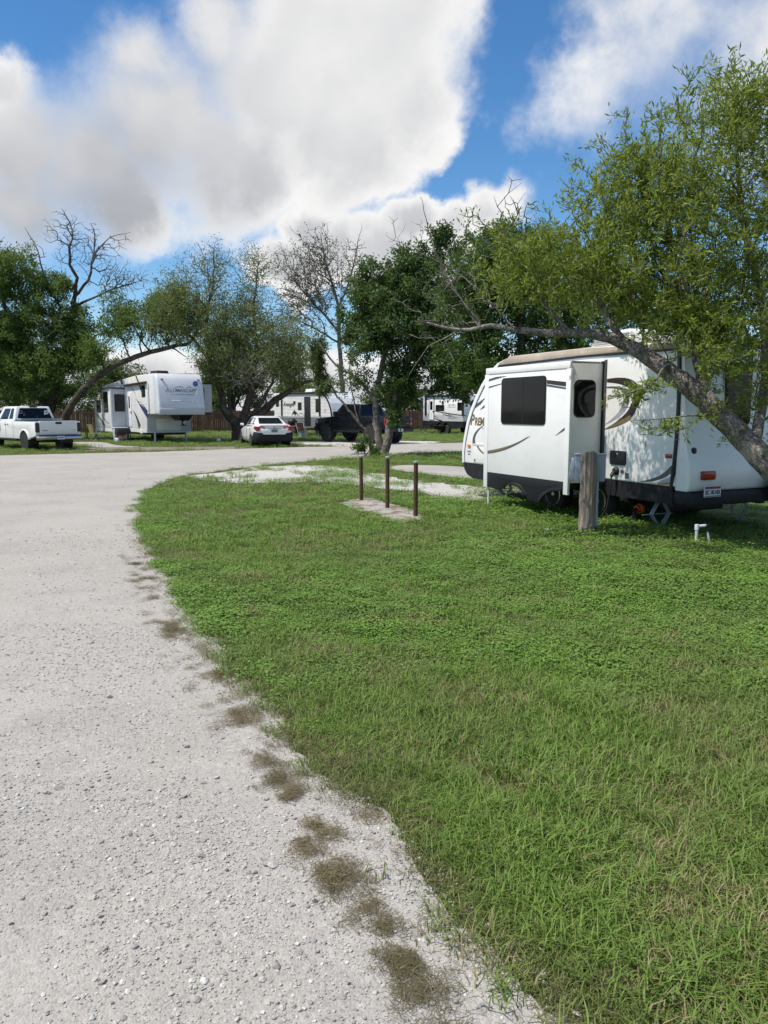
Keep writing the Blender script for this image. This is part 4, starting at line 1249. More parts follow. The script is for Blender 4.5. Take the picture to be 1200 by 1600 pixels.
# roof, wheels
MB().hexa([(-3.6, -0.45, 3.58), (-2.5, -0.45, 3.58), (-2.5, 0.35, 3.58), (-3.6, 0.35, 3.58)], [(-3.45, -0.38, 3.86), (-2.6, -0.38, 3.86), (-2.6, 0.28, 3.86), (-3.45, 0.28, 3.86)]).build('air_conditioner', BLACK, f5, bevel=0.04)
for wx in (-6.4, -7.5):
    for s in (1, -1):
        wheel(f5, wx, s * 1.15, 0.37, 0.37, 0.22, s, rim=DARKALLOY, rr=0.55)
MB().box(-10.1, -2.0, -0.9, 0.9, 0.42, 0.73).build('chassis', BLACK, f5)

# ------------------------------------------------------------------ middle travel trailer (ribbed siding)
t2 = thing('travel_trailer', 'ribbed white and grey travel trailer with black door behind the sedan and the black pickup', 'travel trailer', (-2.4, 50.8, 0), hdg(140))
Y = -1.22
p2 = [(-0.02, 0.62), (0.0, 0.95), (-0.02, 1.35), (-0.12, 1.8), (-0.30, 2.2), (-0.58, 2.55), (-0.95, 2.82), (-1.4, 2.95), (-7.0, 2.92), (-7.0, 0.62)]
MB().prism(p2, 'y', -1.22, 1.22).build('body', WHITE, t2, bevel=0.03)
ribs = MB()
for k in range(17):
    z = 1.32 + k * 0.094
    xf = float(np.interp(z, [1.35, 1.8, 2.2, 2.55, 2.82, 2.95], [-0.12, -0.22, -0.40, -0.68, -1.05, -1.5]))
    ribs.prism([(Y, z), (Y - 0.022, z + 0.014), (Y - 0.022, z + 0.055), (Y, z + 0.07)], 'x', -6.98, xf)
o = ribs.build('siding', WHITE, t2)
o['kind'] = 'stuff'
low = MB().box(-6.99, -0.06, Y - 0.012, Y + 0.02, 0.64, 1.30).build('lower_panel', SILV, t2)
for k in range(6):
    MB().box(-6.99, -0.08, Y - 0.024, Y - 0.01, 0.68 + k * 0.1, 0.72 + k * 0.1).build('rib', GREYV, low)
ed = [(0.0, 0.95), (-0.02, 1.35), (-0.12, 1.8), (-0.30, 2.2), (-0.58, 2.55), (-0.95, 2.82), (-1.4, 2.95)]
MB().prism(ed + [(x - 0.09, z - 0.05) for x, z in ed[::-1]], 'y', Y + 0.02, Y - 0.035).build('corner_trim', BLACK, t2)
MB().prism([(-0.005, 0.8), (-0.115, 1.8), (-0.295, 2.2), (-0.575, 2.55), (-0.945, 2.82), (-1.4, 2.955), (-1.4, 2.90), (-0.95, 2.75), (-0.6, 2.5), (-0.35, 2.2), (-0.16, 1.8), (-0.06, 0.8)], 'y', -1.17, 1.17).build('front_cap', CAPGREY, t2)
MB().tube([(-6.1, Y - 0.08, 2.90), (-1.0, Y - 0.08, 2.90)], 0.06, 10).build('awning_roll', BLACK, t2, smooth=True)
for ax in (-5.95, -1.35):
    MB().box(ax - 0.06, ax + 0.06, Y - 0.08, Y - 0.02, 1.35, 2.9).build('awning_arm', BLACK, t2)
d2 = MB().prism(rrect(-3.15, -2.45, 0.72, 2.65, 0.04), 'y', Y, Y - 0.05).build('entry_door', BLACK, t2, bevel=0.006)
MB().box(-3.12, -3.04, Y - 0.08, Y - 0.045, 1.6, 1.7).build('door_handle', SILV, d2)
window(t2, 'y', Y - 0.02, -1, -3.95, -3.50, 1.75, 2.28, 0.05)
window(t2, 'y', Y - 0.02, -1, -1.85, -1.48, 1.62, 2.5, 0.05)
window(t2, 'y', Y - 0.02, -1, -6.75, -6.35, 2.0, 2.6, 0.05)
MB().box(-4.5, -4.25, Y - 0.04, Y, 2.15, 2.35).build('porch_light', BLACK, t2)
text('lettering', 'Avenger', 0.42, GREYV, t2, (-5.1, Y - 0.026, 2.15), FACE_R, shear=0.3, bold=0.006)
decal(t2, [(-4.75, 1.40), (-4.4, 1.78), (-4.25, 1.66), (-4.1, 1.60), (-3.9, 1.34), (-4.15, 1.52), (-4.3, 1.36), (-4.42, 1.52)], 'y', Y - 0.024, -1, BLACK, 'mountain_mark')
decal(t2, swoosh((-3.95, 1.35), (-3.6, 1.72), (-3.22, 1.35), 0.03, 0.05, 0.03), 'y', Y - 0.024, -1, GREYV, 'mountain_mark')
text('lettering', '27', 0.22, GREYV, t2, (-0.75, Y - 0.026, 1.72), FACE_R)
MB().box(-6.5, -1.2, -1.0, 1.0, 2.92, 2.97).build('roof_membrane', GREYV, t2)
MB().hexa([(-4.4, -0.4, 2.95), (-3.5, -0.4, 2.95), (-3.5, 0.4, 2.95), (-4.4, 0.4, 2.95)], [(-4.3, -0.34, 3.2), (-3.6, -0.34, 3.2), (-3.6, 0.34, 3.2), (-4.3, 0.34, 3.2)]).build('air_conditioner', WHITE, t2, bevel=0.04)
MB().box(-6.9, -0.3, -1.15, 1.15, 0.42, 0.63).build('chassis', BLACK, t2)
for wx in (-3.9, -4.75):
    for s in (1, -1):
        wheel(t2, wx, s * 1.17, 0.34, 0.34, 0.2, s, rr=0.55)
st = MB()
for k in range(3):
    st.box(-3.1, -2.5, Y - 0.28 - 0.24 * k, Y - 0.05 - 0.24 * k, 0.50 - 0.17 * k, 0.53 - 0.17 * k)
st.tube([(-3.1, Y - 0.05, 0.58), (-3.1, Y - 0.8, 0.05)], 0.02, 6).tube([(-2.5, Y - 0.05, 0.58), (-2.5, Y - 0.8, 0.05)], 0.02, 6)
st.build('entry_steps', BLACK, t2)
MB().tube([(-0.1, 0.7, 0.5), (1.0, 0, 0.5)], 0.06, 6).tube([(-0.1, -0.7, 0.5), (1.0, 0, 0.5)], 0.06, 6).tube([(0.7, 0, 0.02), (0.7, 0, 0.9)], 0.04, 8).build('tow_hitch', BLACK, t2)

# ------------------------------------------------------------------ right far travel trailer
t3 = thing('travel_trailer', 'small white travel trailer with black stripes and rooftop unit, right of the black pickup', 'travel trailer', (6.7, 55.6, 0), hdg(150))
p3 = [(0.0, 0.95), (0.0, 2.75), (-0.08, 2.88), (-5.3, 2.84), (-5.3, 0.95)]
MB().prism(p3, 'y', -1.22, 1.22).build('body', WHITE, t3, bevel=0.04)
MB().box(-5.28, -0.02, Y - 0.008, Y + 0.02, 0.95, 1.42).build('lower_panel', GREYP, t3)
MB().prism([(-5.28, 0.45), (-5.28, 0.948), (-0.02, 0.948), (-0.02, 0.5)] + arc(-2.2, 0.42, 0.42, 20, 160, 8) + arc(-3.1, 0.42, 0.42, 20, 160, 8), 'y', -1.2, 1.2).build('skirt', SKIRT, t3)
MB().tube([(-4.9, Y - 0.08, 2.80), (0.05, Y - 0.08, 2.80)], 0.07, 10).build('awning_roll', BLACK, t3, smooth=True)
for ax in (-4.85, -0.02):
    MB().box(ax - 0.08, ax + 0.08, Y - 0.09, Y - 0.004, 1.35, 2.8).build('awning_arm', BLACK, t3)
d3 = MB().prism(rrect(-4.42, -3.72, 1.0, 2.62, 0.06), 'y', Y, Y - 0.03).build('entry_door', BLACK, t3)
MB().prism(rrect(-4.36, -3.78, 1.04, 2.57, 0.05), 'y', Y - 0.02, Y - 0.038).build('door_leaf', WHITE, d3)
MB().prism(rrect(-4.24, -3.92, 1.78, 2.42, 0.03), 'y', Y - 0.03, Y - 0.045).build('door_pane', GLASS, d3)
MB().box(-3.86, -3.78, Y - 0.06, Y - 0.03, 1.6, 1.7).build('door_handle', BLACK, d3)
window(t3, 'y', Y, -1, -3.55, -2.40, 1.68, 2.14, 0.09)
window(t3, 'y', Y, -1, -0.75, -0.12, 1.72, 2.3, 0.07)
for (x, z, r_) in ((-2.95, 2.40, 0.08), (-2.6, 2.30, 0.14), (-2.3, 2.38, 0.05), (-1.95, 2.40, 0.10)):
    MB().lathe([(r_, Y - 0.02), (r_, Y + 0.02)], 14, 'y', (x, 0, z)).build('speaker', BLACK, t3)
text('lettering', 'GEO PRO', 0.22, SILV, t3, (-1.45, Y - 0.006, 2.1), FACE_R, bold=0.003)
MB().box(-2.0, -0.95, Y - 0.006, Y, 1.95, 1.98).build('name_line', SILV, t3)
decal(t3, swoosh((-3.9, 1.72), (-2.2, 1.50), (0.4, 1.36), 0.01, 0.10, 0.05), 'y', Y - 0.01, -1, BLACK)
decal(t3, swoosh((-2.7, 1.50), (-2.1, 1.36), (-1.5, 1.30), 0.01, 0.09, 0.05), 'y', Y - 0.01, -1, BLACK)
decal(t3, swoosh((-2.4, 1.70), (-1.6, 1.3), (-0.6, 1.18), 0.01, 0.06, 0.02), 'y', Y - 0.01, -1, GREYV)
decal(t3, swoosh((-4.6, 1.50), (-3.9, 1.3), (-3.2, 1.22), 0.02, 0.05, 0.02), 'y', Y - 0.01, -1, BLACK)
decal(t3, swoosh((-3.9, 1.22), (-3.3, 1.05), (-2.7, 0.96), 0.02, 0.06, 0.12), 'y', Y - 0.01, -1, BLACK)
decal(t3, [(-1.9, 1.2), (-1.0, 1.2), (-1.0, 1.16), (-1.9, 1.16)], 'y', Y - 0.01, -1, GREYV)
window(t3, 'x', 0.0, 1, -0.6, 0.6, 1.75, 2.4, 0.08)
MB().hexa([(-2.2, -0.4, 2.86), (-0.8, -0.4, 2.86), (-0.8, 0.4, 2.86), (-2.2, 0.4, 2.86)], [(-2.1, -0.34, 3.22), (-1.0, -0.34, 3.22), (-1.0, 0.34, 3.22), (-2.1, 0.34, 3.22)]).build('air_conditioner', TAN, t3, bevel=0.05)
for wx in (-2.2, -3.1):
    for s in (1, -1):
        wheel(t3, wx, s * 1.17, 0.34, 0.34, 0.2, s, rr=0.55)
st = MB()
for k in range(3):
    st.box(-4.4, -3.75, Y - 0.32 - 0.28 * k, Y - 0.05 - 0.28 * k, 0.70 - 0.22 * k, 0.73 - 0.22 * k)
st.tube([(-4.4, Y - 0.05, 0.9), (-4.4, Y - 0.95, 0.05)], 0.025, 6).tube([(-3.75, Y - 0.05, 0.9), (-3.75, Y - 0.95, 0.05)], 0.025, 6)
st.build('entry_steps', BLACK, t3)

# ------------------------------------------------------------------ board fence
FA, FB = Vector((-33.0, 54.4, 0)), Vector((9.0, 69.7, 0))
fl = (FB - FA).length
fd = (FB - FA).normalized()
fence = thing('wooden_fence', 'brown wooden board fence running behind the parked trailers', 'fence', FA, math.atan2(fd.y, fd.x))
base_meshes = []
rnd = random.Random(4)
for k in range(6):
    h = 1.74 + rnd.uniform(-0.02, 0.02)
    o = MB().prism([(-0.068, 0.06), (0.068, 0.06), (0.068, h - 0.03), (0.05, h), (-0.05, h), (-0.068, h - 0.03)], 'y', -0.010, 0.010).build('picket', (FENCE, FENCE2, FENCE3)[k % 3], fence)
    base_meshes.append(o)
npk = 298
pitch = fl / npk
for k in range(npk):
    if k < 6:
        o = base_meshes[k]
    else:
        o = base_meshes[rnd.randrange(6)].copy()
        COL.objects.link(o)
        o.parent = fence
    o.location = ((k + 0.5) * pitch, -0.045 + rnd.uniform(-0.003, 0.003), rnd.uniform(-0.02, 0.015))
    o.rotation_euler = (0, rnd.uniform(-0.008, 0.008), 0)
pm = MB().box(-0.05, 0.05, -0.05, 0.05, 0.0, 1.78).build('post', FENCE2, fence)
for k in range(19):
    o = pm if k == 0 else pm.copy()
    if k:
        COL.objects.link(o)
        o.parent = fence
    o.location = (0.05 + k * (fl - 0.1) / 18, -0.115, 0)
for z in (0.32, 0.92, 1.5):
    MB().box(0, fl, -0.095, -0.056, z, z + 0.09).build('rail', FENCE2, fence)

# ------------------------------------------------------------------ small things among the parked trailers
o = MB()
o.lathe([(0.0001, 0.0)] + [(0.12 * math.sin(math.pi * i / 10), 0.12 - 0.12 * math.cos(math.pi * i / 10)) for i in range(1, 10)] + [(0.0001, 0.24)], 20, 'z')
o = o.build('ball', PVC, None, smooth=True)
o.location = (-8.92, 41.6, 0)
tag(o, 'small white ball lying in the grass beside the fifth-wheel', 'ball')
gr = thing('barbecue_grill', 'black barbecue grill standing in front of the ribbed trailer', 'grill', (-5.95, 50.2, 0), 0.4)
MB().lathe([(0.06, 0.75), (0.27, 0.82), (0.31, 0.95), (0.29, 1.08), (0.18, 1.2), (0.0001, 1.23)], 18, 'z').build('bowl', BLACK, gr, smooth=True)
for a in (0, 120, 240):
    MB().tube([(0.16 * math.cos(R(a)), 0.16 * math.sin(R(a)), 0.82), (0.32 * math.cos(R(a)), 0.32 * math.sin(R(a)), 0.0)], 0.016, 6).build('leg', BLACK, gr)
MB().tube([(0, -0.08, 1.23), (0, 0.0, 1.27), (0, 0.08, 1.23)], 0.012, 6).build('handle', BLACK, gr)


def camp_chair(loc, rz, mat, lab):
    c = thing('camp_chair', lab, 'chair', loc, rz)
    MB().box(-0.24, 0.24, -0.24, 0.22, 0.43, 0.455).build('seat', mat, c)
    MB().hexa([(-0.24, 0.20, 0.45), (0.24, 0.20, 0.45), (0.24, 0.22, 0.45), (-0.24, 0.22, 0.45)], [(-0.24, 0.34, 0.95), (0.24, 0.34, 0.95), (0.24, 0.36, 0.95), (-0.24, 0.36, 0.95)]).build('backrest', mat, c)
    for sx in (-0.25, 0.25):
        MB().tube([(sx, -0.24, 0.0), (sx, 0.36, 0.95)], 0.012, 6).build('frame_tube', STEEL, c)
        MB().tube([(sx, 0.26, 0.0), (sx, -0.26, 0.62), (sx, 0.25, 0.66)], 0.012, 6).build('armrest', STEEL, c)
    return c


camp_chair((-5.25, 49.2, 0), 0.5, RUST, 'folding camp chair with rust brown seat in front of the ribbed trailer')
tb = thing('folding_table', 'small folding table with thin pale legs beside the ribbed trailer', 'table', (-4.6, 49.0, 0), 0.3)
MB().box(-0.45, 0.45, -0.28, 0.28, 0.62, 0.65).build('tabletop', SILV, tb)
for sx in (-0.4, 0.4):
    for sy in (-0.24, 0.24):
        MB().tube([(sx, sy, 0), (sx, sy, 0.62)], 0.014, 6).build('leg', STEEL, tb)
bk = thing('bucket', 'pale green plastic bucket on the ground beside the sedan', 'bucket', (-4.95, 46.8, 0), 0)
MB().lathe([(0.14, 0.0), (0.19, 0.36), (0.20, 0.36), (0.20, 0.38), (0.175, 0.38), (0.13, 0.03)], 18, 'z').build('pail', TEAL, bk, smooth=True)
MB().tube([(-0.19, 0, 0.34), (-0.16, 0.1, 0.44), (0, 0.15, 0.48), (0.16, 0.1, 0.44), (0.19, 0, 0.34)], 0.006, 5).build('handle', STEEL, bk)

f5m = Matrix.Translation((-10.45, 40.0, 0)) @ Matrix.Rotation(hdg(145), 4, 'Z')
def f5p(x, y, z=0):
    return f5m @ Vector((x, y, z))
p = f5p(-6.2, -2.75)
camp_chair((p.x, p.y, 0), 2.4, YEL, 'folding camp chair with yellow back beside the fifth-wheel slide-out')
p = f5p(-7.3, -2.7)
tb = thing('side_table', 'low rusty brown side table behind the yellow camp chair', 'table', (p.x, p.y, 0), 0.6)
MB().box(-0.3, 0.3, -0.2, 0.2, 0.48, 0.51).build('tabletop', RUST, tb)
for sx in (-0.26, 0.26):
    for sy in (-0.16, 0.16):
        MB().box(sx - 0.02, sx + 0.02, sy - 0.02, sy + 0.02, 0, 0.48).build('leg', RUST, tb)
p = f5p(-4.95, -1.75)
bn = thing('storage_bin', 'tall pale bin with red print standing by the fifth-wheel door', 'bin', (p.x, p.y, 0), hdg(145))
MB().hexa([(-0.22, -0.3, 0), (0.22, -0.3, 0), (0.22, 0.3, 0), (-0.22, 0.3, 0)], [(-0.26, -0.36, 0.74), (0.26, -0.36, 0.74), (0.26, 0.36, 0.74), (-0.26, 0.36, 0.74)]).build('bin_body', GREYP, bn, bevel=0.02)
MB().box(-0.28, 0.28, -0.38, 0.38, 0.74, 0.80).build('lid', PLATE, bn, bevel=0.02)
decal(bn, rrect(-0.26, 0.26, 0.34, 0.66, 0.05), 'x', 0.262, 1, RED, 'printed_panel')
decal(bn, rrect(-0.14, 0.06, 0.42, 0.62, 0.05), 'x', 0.266, 1, PLATE, 'printed_panel')
p = f5p(-3.9, -1.9)
gr = thing('gas_grill', 'black covered gas grill under the fifth-wheel awning', 'grill', (p.x, p.y, 0), hdg(145))
MB().hexa([(-0.25, -0.4, 0.45), (0.25, -0.4, 0.45), (0.25, 0.4, 0.45), (-0.25, 0.4, 0.45)], [(-0.22, -0.36, 0.78), (0.18, -0.36, 0.78), (0.18, 0.36, 0.78), (-0.22, 0.36, 0.78)]).build('hood', BLACK, gr, bevel=0.05)
for sx in (-0.2, 0.2):
    for sy in (-0.34, 0.34):
        MB().box(sx - 0.02, sx + 0.02, sy - 0.02, sy + 0.02, 0, 0.46).build('leg', BLACK, gr)
MB().box(-0.2, 0.2, -0.34, 0.34, 0.16, 0.19).build('shelf', BLACK, gr)
for k, (xx, yy, lab, m_) in enumerate(((-3.3, -2.4, 'white plastic jug on the ground by the gas grill', PVC), (-2.85, -2.2, 'rust coloured jug on the ground in front of the fifth-wheel', RUST))):
    p = f5p(xx, yy)
    j = thing('jug', lab, 'jug', (p.x, p.y, 0), 0.4 * k)
    MB().box(-0.10, 0.10, -0.08, 0.08, 0, 0.26).build('jug_body', m_, j, bevel=0.03)
    MB().lathe([(0.035, 0.26), (0.03, 0.32), (0.04, 0.32), (0.04, 0.35)], 10, 'z').build('cap', BLUE if k == 0 else BLACK, j)
p = (4.1, 58.4)
w3 = thing('wheelbarrow', 'dark wheelbarrow shape beside the steps of the small white trailer', 'wheelbarrow', (p[0], p[1] - 1.2, 0), 0.2)
MB().hexa([(-0.3, -0.2, 0.35), (0.35, -0.2, 0.30), (0.35, 0.2, 0.30), (-0.3, 0.2, 0.35)], [(-0.5, -0.34, 0.62), (0.55, -0.34, 0.62), (0.55, 0.34, 0.62), (-0.5, 0.34, 0.62)]).build('tray', SKIRT, w3, bevel=0.03)
MB().lathe([(0.12, -0.05), (0.2, -0.05), (0.2, 0.05), (0.12, 0.05)], 18, 'y', (0.5, 0, 0.2)).build('wheel', RUBBER, w3)
for s in (-0.22, 0.22):
    MB().tube([(0.5, s * 0.4, 0.2), (-0.3, s, 0.4), (-1.0, s * 1.2, 0.6)], 0.02, 6).build('handle', RUST, w3)
    MB().tube([(-0.3, s, 0.4), (-0.42, s, 0.0)], 0.016, 6).build('leg', BLACK, w3)

# utility pole and wires beyond the fence
pole = thing('utility_pole', 'dark utility pole behind the ribbed trailer', 'utility pole', (-8.3, 76.0, 0), 0)
MB().tube([(0, 0, 0), (0, 0, 7.2)], 0.14, 10, 0.10).build('pole', RUST, pole)
MB().box(-0.9, 0.9, -0.06, 0.06, 6.6, 6.74).build('crossarm', RUST, pole)
for k, z in enumerate((5.05, 5.5)):
    pts = [(-75 + 66.7 * i / 12, 76 + 0.6 * k, z + 0.9 * ((i / 6 - 1) ** 2 - 1) * 0.35) for i in range(13)]
    o = MB().tube(pts, 0.022, 5).build('power_line', BLACK, None)
    tag(o, ('lower' if k == 0 else 'upper') + ' overhead wire crossing the sky behind the fifth-wheel', 'wire', 'overhead wires')

# ------------------------------------------------------------------ trees
def catmull(pts, step=0.25):
    P = [np.array(p, float) for p in pts]
    out = []
    n = len(P)
    for i in range(n - 1):
        p0, p1, p2, p3 = P[max(i - 1, 0)], P[i], P[i + 1], P[min(i + 2, n - 1)]
        k = max(1, int(np.linalg.norm((p2 - p1)[:3]) / step))
        for j in range(k):
            t = j / k
            out.append(0.5 * ((2 * p1) + (-p0 + p2) * t + (2 * p0 - 5 * p1 + 4 * p2 - p3) * t * t + (-p0 + 3 * p1 - 3 * p2 + p3) * t ** 3))
    out.append(P[-1])
    return out


def grow(guides, clouds, rng, step=0.3, bf=0.25, jit=0.05, sag=0.0, tipr=0.006, power=2.3, maxr=None):
    """guides: explicit limbs [(x,y,z,r),...]; clouds: dicts c, r, n, leaf. Every tip joins the nearest limb."""
    cap_n = 40000
    pos = np.zeros((cap_n, 3)); par = np.full(cap_n, -1); pl = np.zeros(cap_n); gr = np.zeros(cap_n); leaf = np.zeros(cap_n, int)
    n = 0
    for g in guides:
        pts = catmull(g, step)
        prev = -1
        for i, p in enumerate(pts):
            if i == 0 and n > 0:
                d = np.linalg.norm(pos[:n] - p[:3], axis=1)
                prev = int(np.argmin(d))
                if d[prev] < 0.12:
                    continue
            q = p[:3] + (rng.normal(size=3) * jit * 0.6 if 0 < i < len(pts) - 1 else 0)
            pos[n] = q; par[n] = prev; gr[n] = p[3]
            pl[n] = 0 if prev < 0 else pl[prev] + np.linalg.norm(q - pos[prev])
            prev = n; n += 1
    nb = n
    tg, lf = [], []
    for c in clouds:
        k = c['n']
        nc = max(3, k // 9)
        d = rng.normal(size=(nc, 3)); d /= np.linalg.norm(d, axis=1)[:, None]
        rad = rng.uniform(0, 1, nc) ** (1 / 2.2) * rng.uniform(0.75, 1.18, nc)
        cen = d * rad[:, None]
        pk = cen[rng.integers(0, nc, k)] + rng.normal(size=(k, 3)) * 0.20
        tg.append(np.array(c['c']) + pk * np.array(c['r']))
        lf.append(np.full(k, c.get('leaf', 1)))
    tg = np.concatenate(tg); lf = np.concatenate(lf)
    d0 = np.array([np.min(np.linalg.norm(pos[:nb] - t, axis=1)) for t in tg])
    for i in np.argsort(d0):
        t = tg[i]
        dd = np.linalg.norm(pos[:n] - t, axis=1)
        a = int(np.argmin(dd + bf * pl[:n]))
        L = dd[a]
        k = max(1, int(L / step))
        if n + k >= cap_n:
            break
        st = pos[a].copy(); prev = a
        bend = rng.normal(size=3) * 0.10 * L
        bend[2] += sag * L
        for j in range(1, k + 1):
            s = j / k
            q = st + (t - st) * s + bend * math.sin(math.pi * s) + (rng.normal(size=3) * jit if j < k else 0)
            pos[n] = q; par[n] = prev; pl[n] = pl[prev] + np.linalg.norm(q - pos[prev])
            leaf[n] = lf[i] if s > 0.35 or L < 1.2 else 0
            prev = n; n += 1
    pos, par, gr, leaf = pos[:n], par[:n], gr[:n], leaf[:n]
    acc = np.zeros(n); ch = np.zeros(n, int)
    rad = np.zeros(n)
    for i in range(n - 1, -1, -1):
        r = max(tipr, acc[i] ** (1 / power))
        if maxr and i >= nb:
            r = min(r, maxr)
        if gr[i] > 0:
            r = gr[i]
        rad[i] = r
        if par[i] >= 0:
            acc[par[i]] += r ** power
            ch[par[i]] += 1
    return pos, par, rad, leaf, nb


def tubes(pos, par, rad, lo, hi, sides):
    """one tube per unbranched run of nodes whose radius lies in lo..hi"""
    n = len(pos)
    kids = [[] for _ in range(n)]
    for i in range(n):
        if par[i] >= 0:
            kids[par[i]].append(i)
    cont = np.full(n, -1)
    for i in range(n):
        if kids[i]:
            cont[i] = max(kids[i], key=lambda k: rad[k])
    V, F = [], []
    cnt = 0
    for i in range(n):
        p = par[i]
        if p >= 0 and cont[p] == i:
            continue
        chain = [i] if p < 0 else [p, i]
        while cont[chain[-1]] >= 0:
            chain.append(cont[chain[-1]])
        rs = [rad[c] for c in chain]
        if p >= 0:
            rs[0] = min(rad[p], rad[i] * 1.25)
        keep = [(c, r) for c, r in zip(chain, rs)]
        # cut to the requested thickness range
        seg = [(c, r) for c, r in keep if lo <= r]
        if hi is not None:
            k0 = 0
            while k0 < len(keep) - 1 and keep[k0 + 1][1] > hi:
                k0 += 1
            seg = [x for x in keep[k0:] if x[1] >= lo]
        else:
            if seg and len(seg) < len(keep):
                seg = keep[:len(seg) + 1]
        if len(seg) < 2:
            continue
        P = pos[[c for c, _ in seg]]
        T = np.gradient(P, axis=0)
        T /= np.linalg.norm(T, axis=1)[:, None] + 1e-9
        u = np.array([0.0, 0, 1]) if abs(T[0][2]) < 0.9 else np.array([1.0, 0, 0])
        base = cnt
        m = len(seg)
        for j in range(m):
            a = np.cross(T[j], u); a /= np.linalg.norm(a) + 1e-9
            b = np.cross(a, T[j]); u = b
            r = seg[j][1] if j < m - 1 or hi is None else seg[j][1] * 0.6
            for k in range(sides):
                w = 2 * math.pi * k / sides
                V.append(P[j] + a * (r * math.cos(w)) + b * (r * math.sin(w)))
            cnt += sides
        for j in range(m - 1):
            for k in range(sides):
                F.append((base + j * sides + k, base + j * sides + (k + 1) % sides, base + (j + 1) * sides + (k + 1) % sides, base + (j + 1) * sides + k))
    return np.array(V), np.array(F)


def leaves(pos, par, leafflag, rng, per, ln, wd, spread, up=0.2, droop=0.0, fold=False, centre=None, tmul=None):
    idx = np.where(leafflag > 0)[0]
    idx = np.repeat(idx, per)
    # flag 2 = sparse foliage
    keep = (leafflag[idx] == 1) | (rng.uniform(size=len(idx)) < 0.22)
    idx = idx[keep]
    m = len(idx)
    a = pos[idx]; b = pos[par[idx]]
    s = rng.uniform(size=m)[:, None]
    p = a + (b - a) * s + rng.normal(size=(m, 3)) * spread
    bd = a - b
    bd /= np.linalg.norm(bd, axis=1)[:, None] + 1e-9
    d = bd * 0.6 + rng.normal(size=(m, 3)) * 0.75
    d[:, 2] += up - droop
    d /= np.linalg.norm(d, axis=1)[:, None]
    nrm = rng.normal(size=(m, 3)); nrm[:, 2] += 0.6
    sdv = np.cross(d, nrm); sdv /= np.linalg.norm(sdv, axis=1)[:, None] + 1e-9
    nn = np.cross(sdv, d)
    l = ln * rng.uniform(0.65, 1.3, m)[:, None]; w = wd * rng.uniform(0.7, 1.25, m)[:, None]
    # tint: per-leaf random plus per-twig clump
    clump = (np.sin(idx * 12.9898) * 43758.5453) % 1.0
    tint = np.clip(0.15 + 0.5 * rng.uniform(size=m) + 0.45 * (clump - 0.35), 0, 1)
    if fold:
        mid = p + d * l * 0.5
        v = np.stack([p, mid + sdv * w * 0.5 + nn * w * 0.22, mid - nn * w * 0.0, mid - sdv * w * 0.5 + nn * w * 0.22, p + d * l - nn * l * 0.12], 1).reshape(-1, 3)
        k = np.arange(m)[:, None] * 5
        tris = np.concatenate([k + [0, 1, 2], k + [0, 2, 3], k + [1, 4, 2], k + [2, 4, 3]], 1).reshape(-1, 3)
        return v, None, tris, np.repeat(tint, 4)
    v = np.stack([p, p + d * l * 0.45 + sdv * w * 0.5, p + d * l, p + d * l * 0.45 - sdv * w * 0.5], 1).reshape(-1, 3)
    q = np.arange(m * 4).reshape(-1, 4)
    return v, q, None, tint


BARK_D = barkmat('dark_ridged_bark', (0.028, 0.022, 0.017), (0.105, 0.088, 0.070), 5.0)
BARK_G = barkmat('pale_grey_bark', (0.075, 0.063, 0.052), (0.30, 0.265, 0.225), 9.0)
TWIG_G = barkmat('bare_grey_twig', (0.09, 0.08, 0.07), (0.24, 0.22, 0.195), 7.0)
TWIG_D = barkmat('dark_twig', (0.03, 0.025, 0.02), (0.09, 0.078, 0.065), 7.0)
LEAF_F = leafmat('narrow_fresh_leaf', (0.120, 0.190, 0.028), (0.340, 0.405, 0.062), 0.50)
LEAF_D = leafmat('dark_leaf', (0.032, 0.075, 0.023), (0.120, 0.196, 0.050), 0.41)
LEAF_E = leafmat('deep_green_leaf', (0.039, 0.091, 0.023), (0.140, 0.232, 0.050), 0.43)
LEAF_A = leafmat('mesquite_leaf', (0.055, 0.117, 0.026), (0.182, 0.273, 0.056), 0.47)
LEAF_B = leafmat('olive_leaf', (0.115, 0.155, 0.048), (0.25, 0.305, 0.100), 0.47)
LEAF_C = leafmat('grey_seed_leaf', (0.078, 0.078, 0.050), (0.184, 0.178, 0.115), 0.32)
LEAF_J = leafmat('juniper_scale', (0.032, 0.065, 0.016), (0.112, 0.155, 0.037), 0.27)
LEAF_W = leafmat('far_leaf', (0.067, 0.106, 0.040), (0.184, 0.247, 0.086), 0.42)


def tree(name, label, guides, clouds, seed, bark, twig, leafm, per, ln, wd, spread, group=None, step=0.3, bf=0.25, jit=0.05, tipr=0.006,
         cut=0.045, fold=False, up=0.2, droop=0.0, sag=0.0, base=None, cat='tree', sides=12, maxr=None, tsides=4, crown='crown', dead=None):
    rng = np.random.default_rng(seed)
    base = np.array(base if base is not None else (guides[0][0][0], guides[0][0][1], 0.0))
    G = [[(p[0] - base[0], p[1] - base[1], p[2] - base[2], p[3]) for p in g] for g in guides]
    C = [dict(c, c=tuple(np.array(c['c']) - base)) for c in clouds]
    pos, par, rad, leaf, nb = grow(G, C, rng, step, bf, jit, sag, tipr, maxr=maxr)
    t = thing(name, label, cat, tuple(base), 0, group)
    V, F = tubes(pos, par, rad, cut, None, sides)
    o = np_mesh('trunk', V, F, bark, t)
    o.data.polygons.foreach_set('use_smooth', [True] * len(o.data.polygons))
    V, F = tubes(pos, par, rad, 0.0, cut, tsides)
    br = np_mesh('branches', V, F, twig, t)
    br['kind'] = 'stuff'
    v, q, tr, ti = leaves(pos, par, leaf, rng, per, ln, wd, spread, up, droop, fold)
    if len(v):
        np_mesh(crown, v, q, leafm, t, ti, tr)['kind'] = 'stuff'
    return t


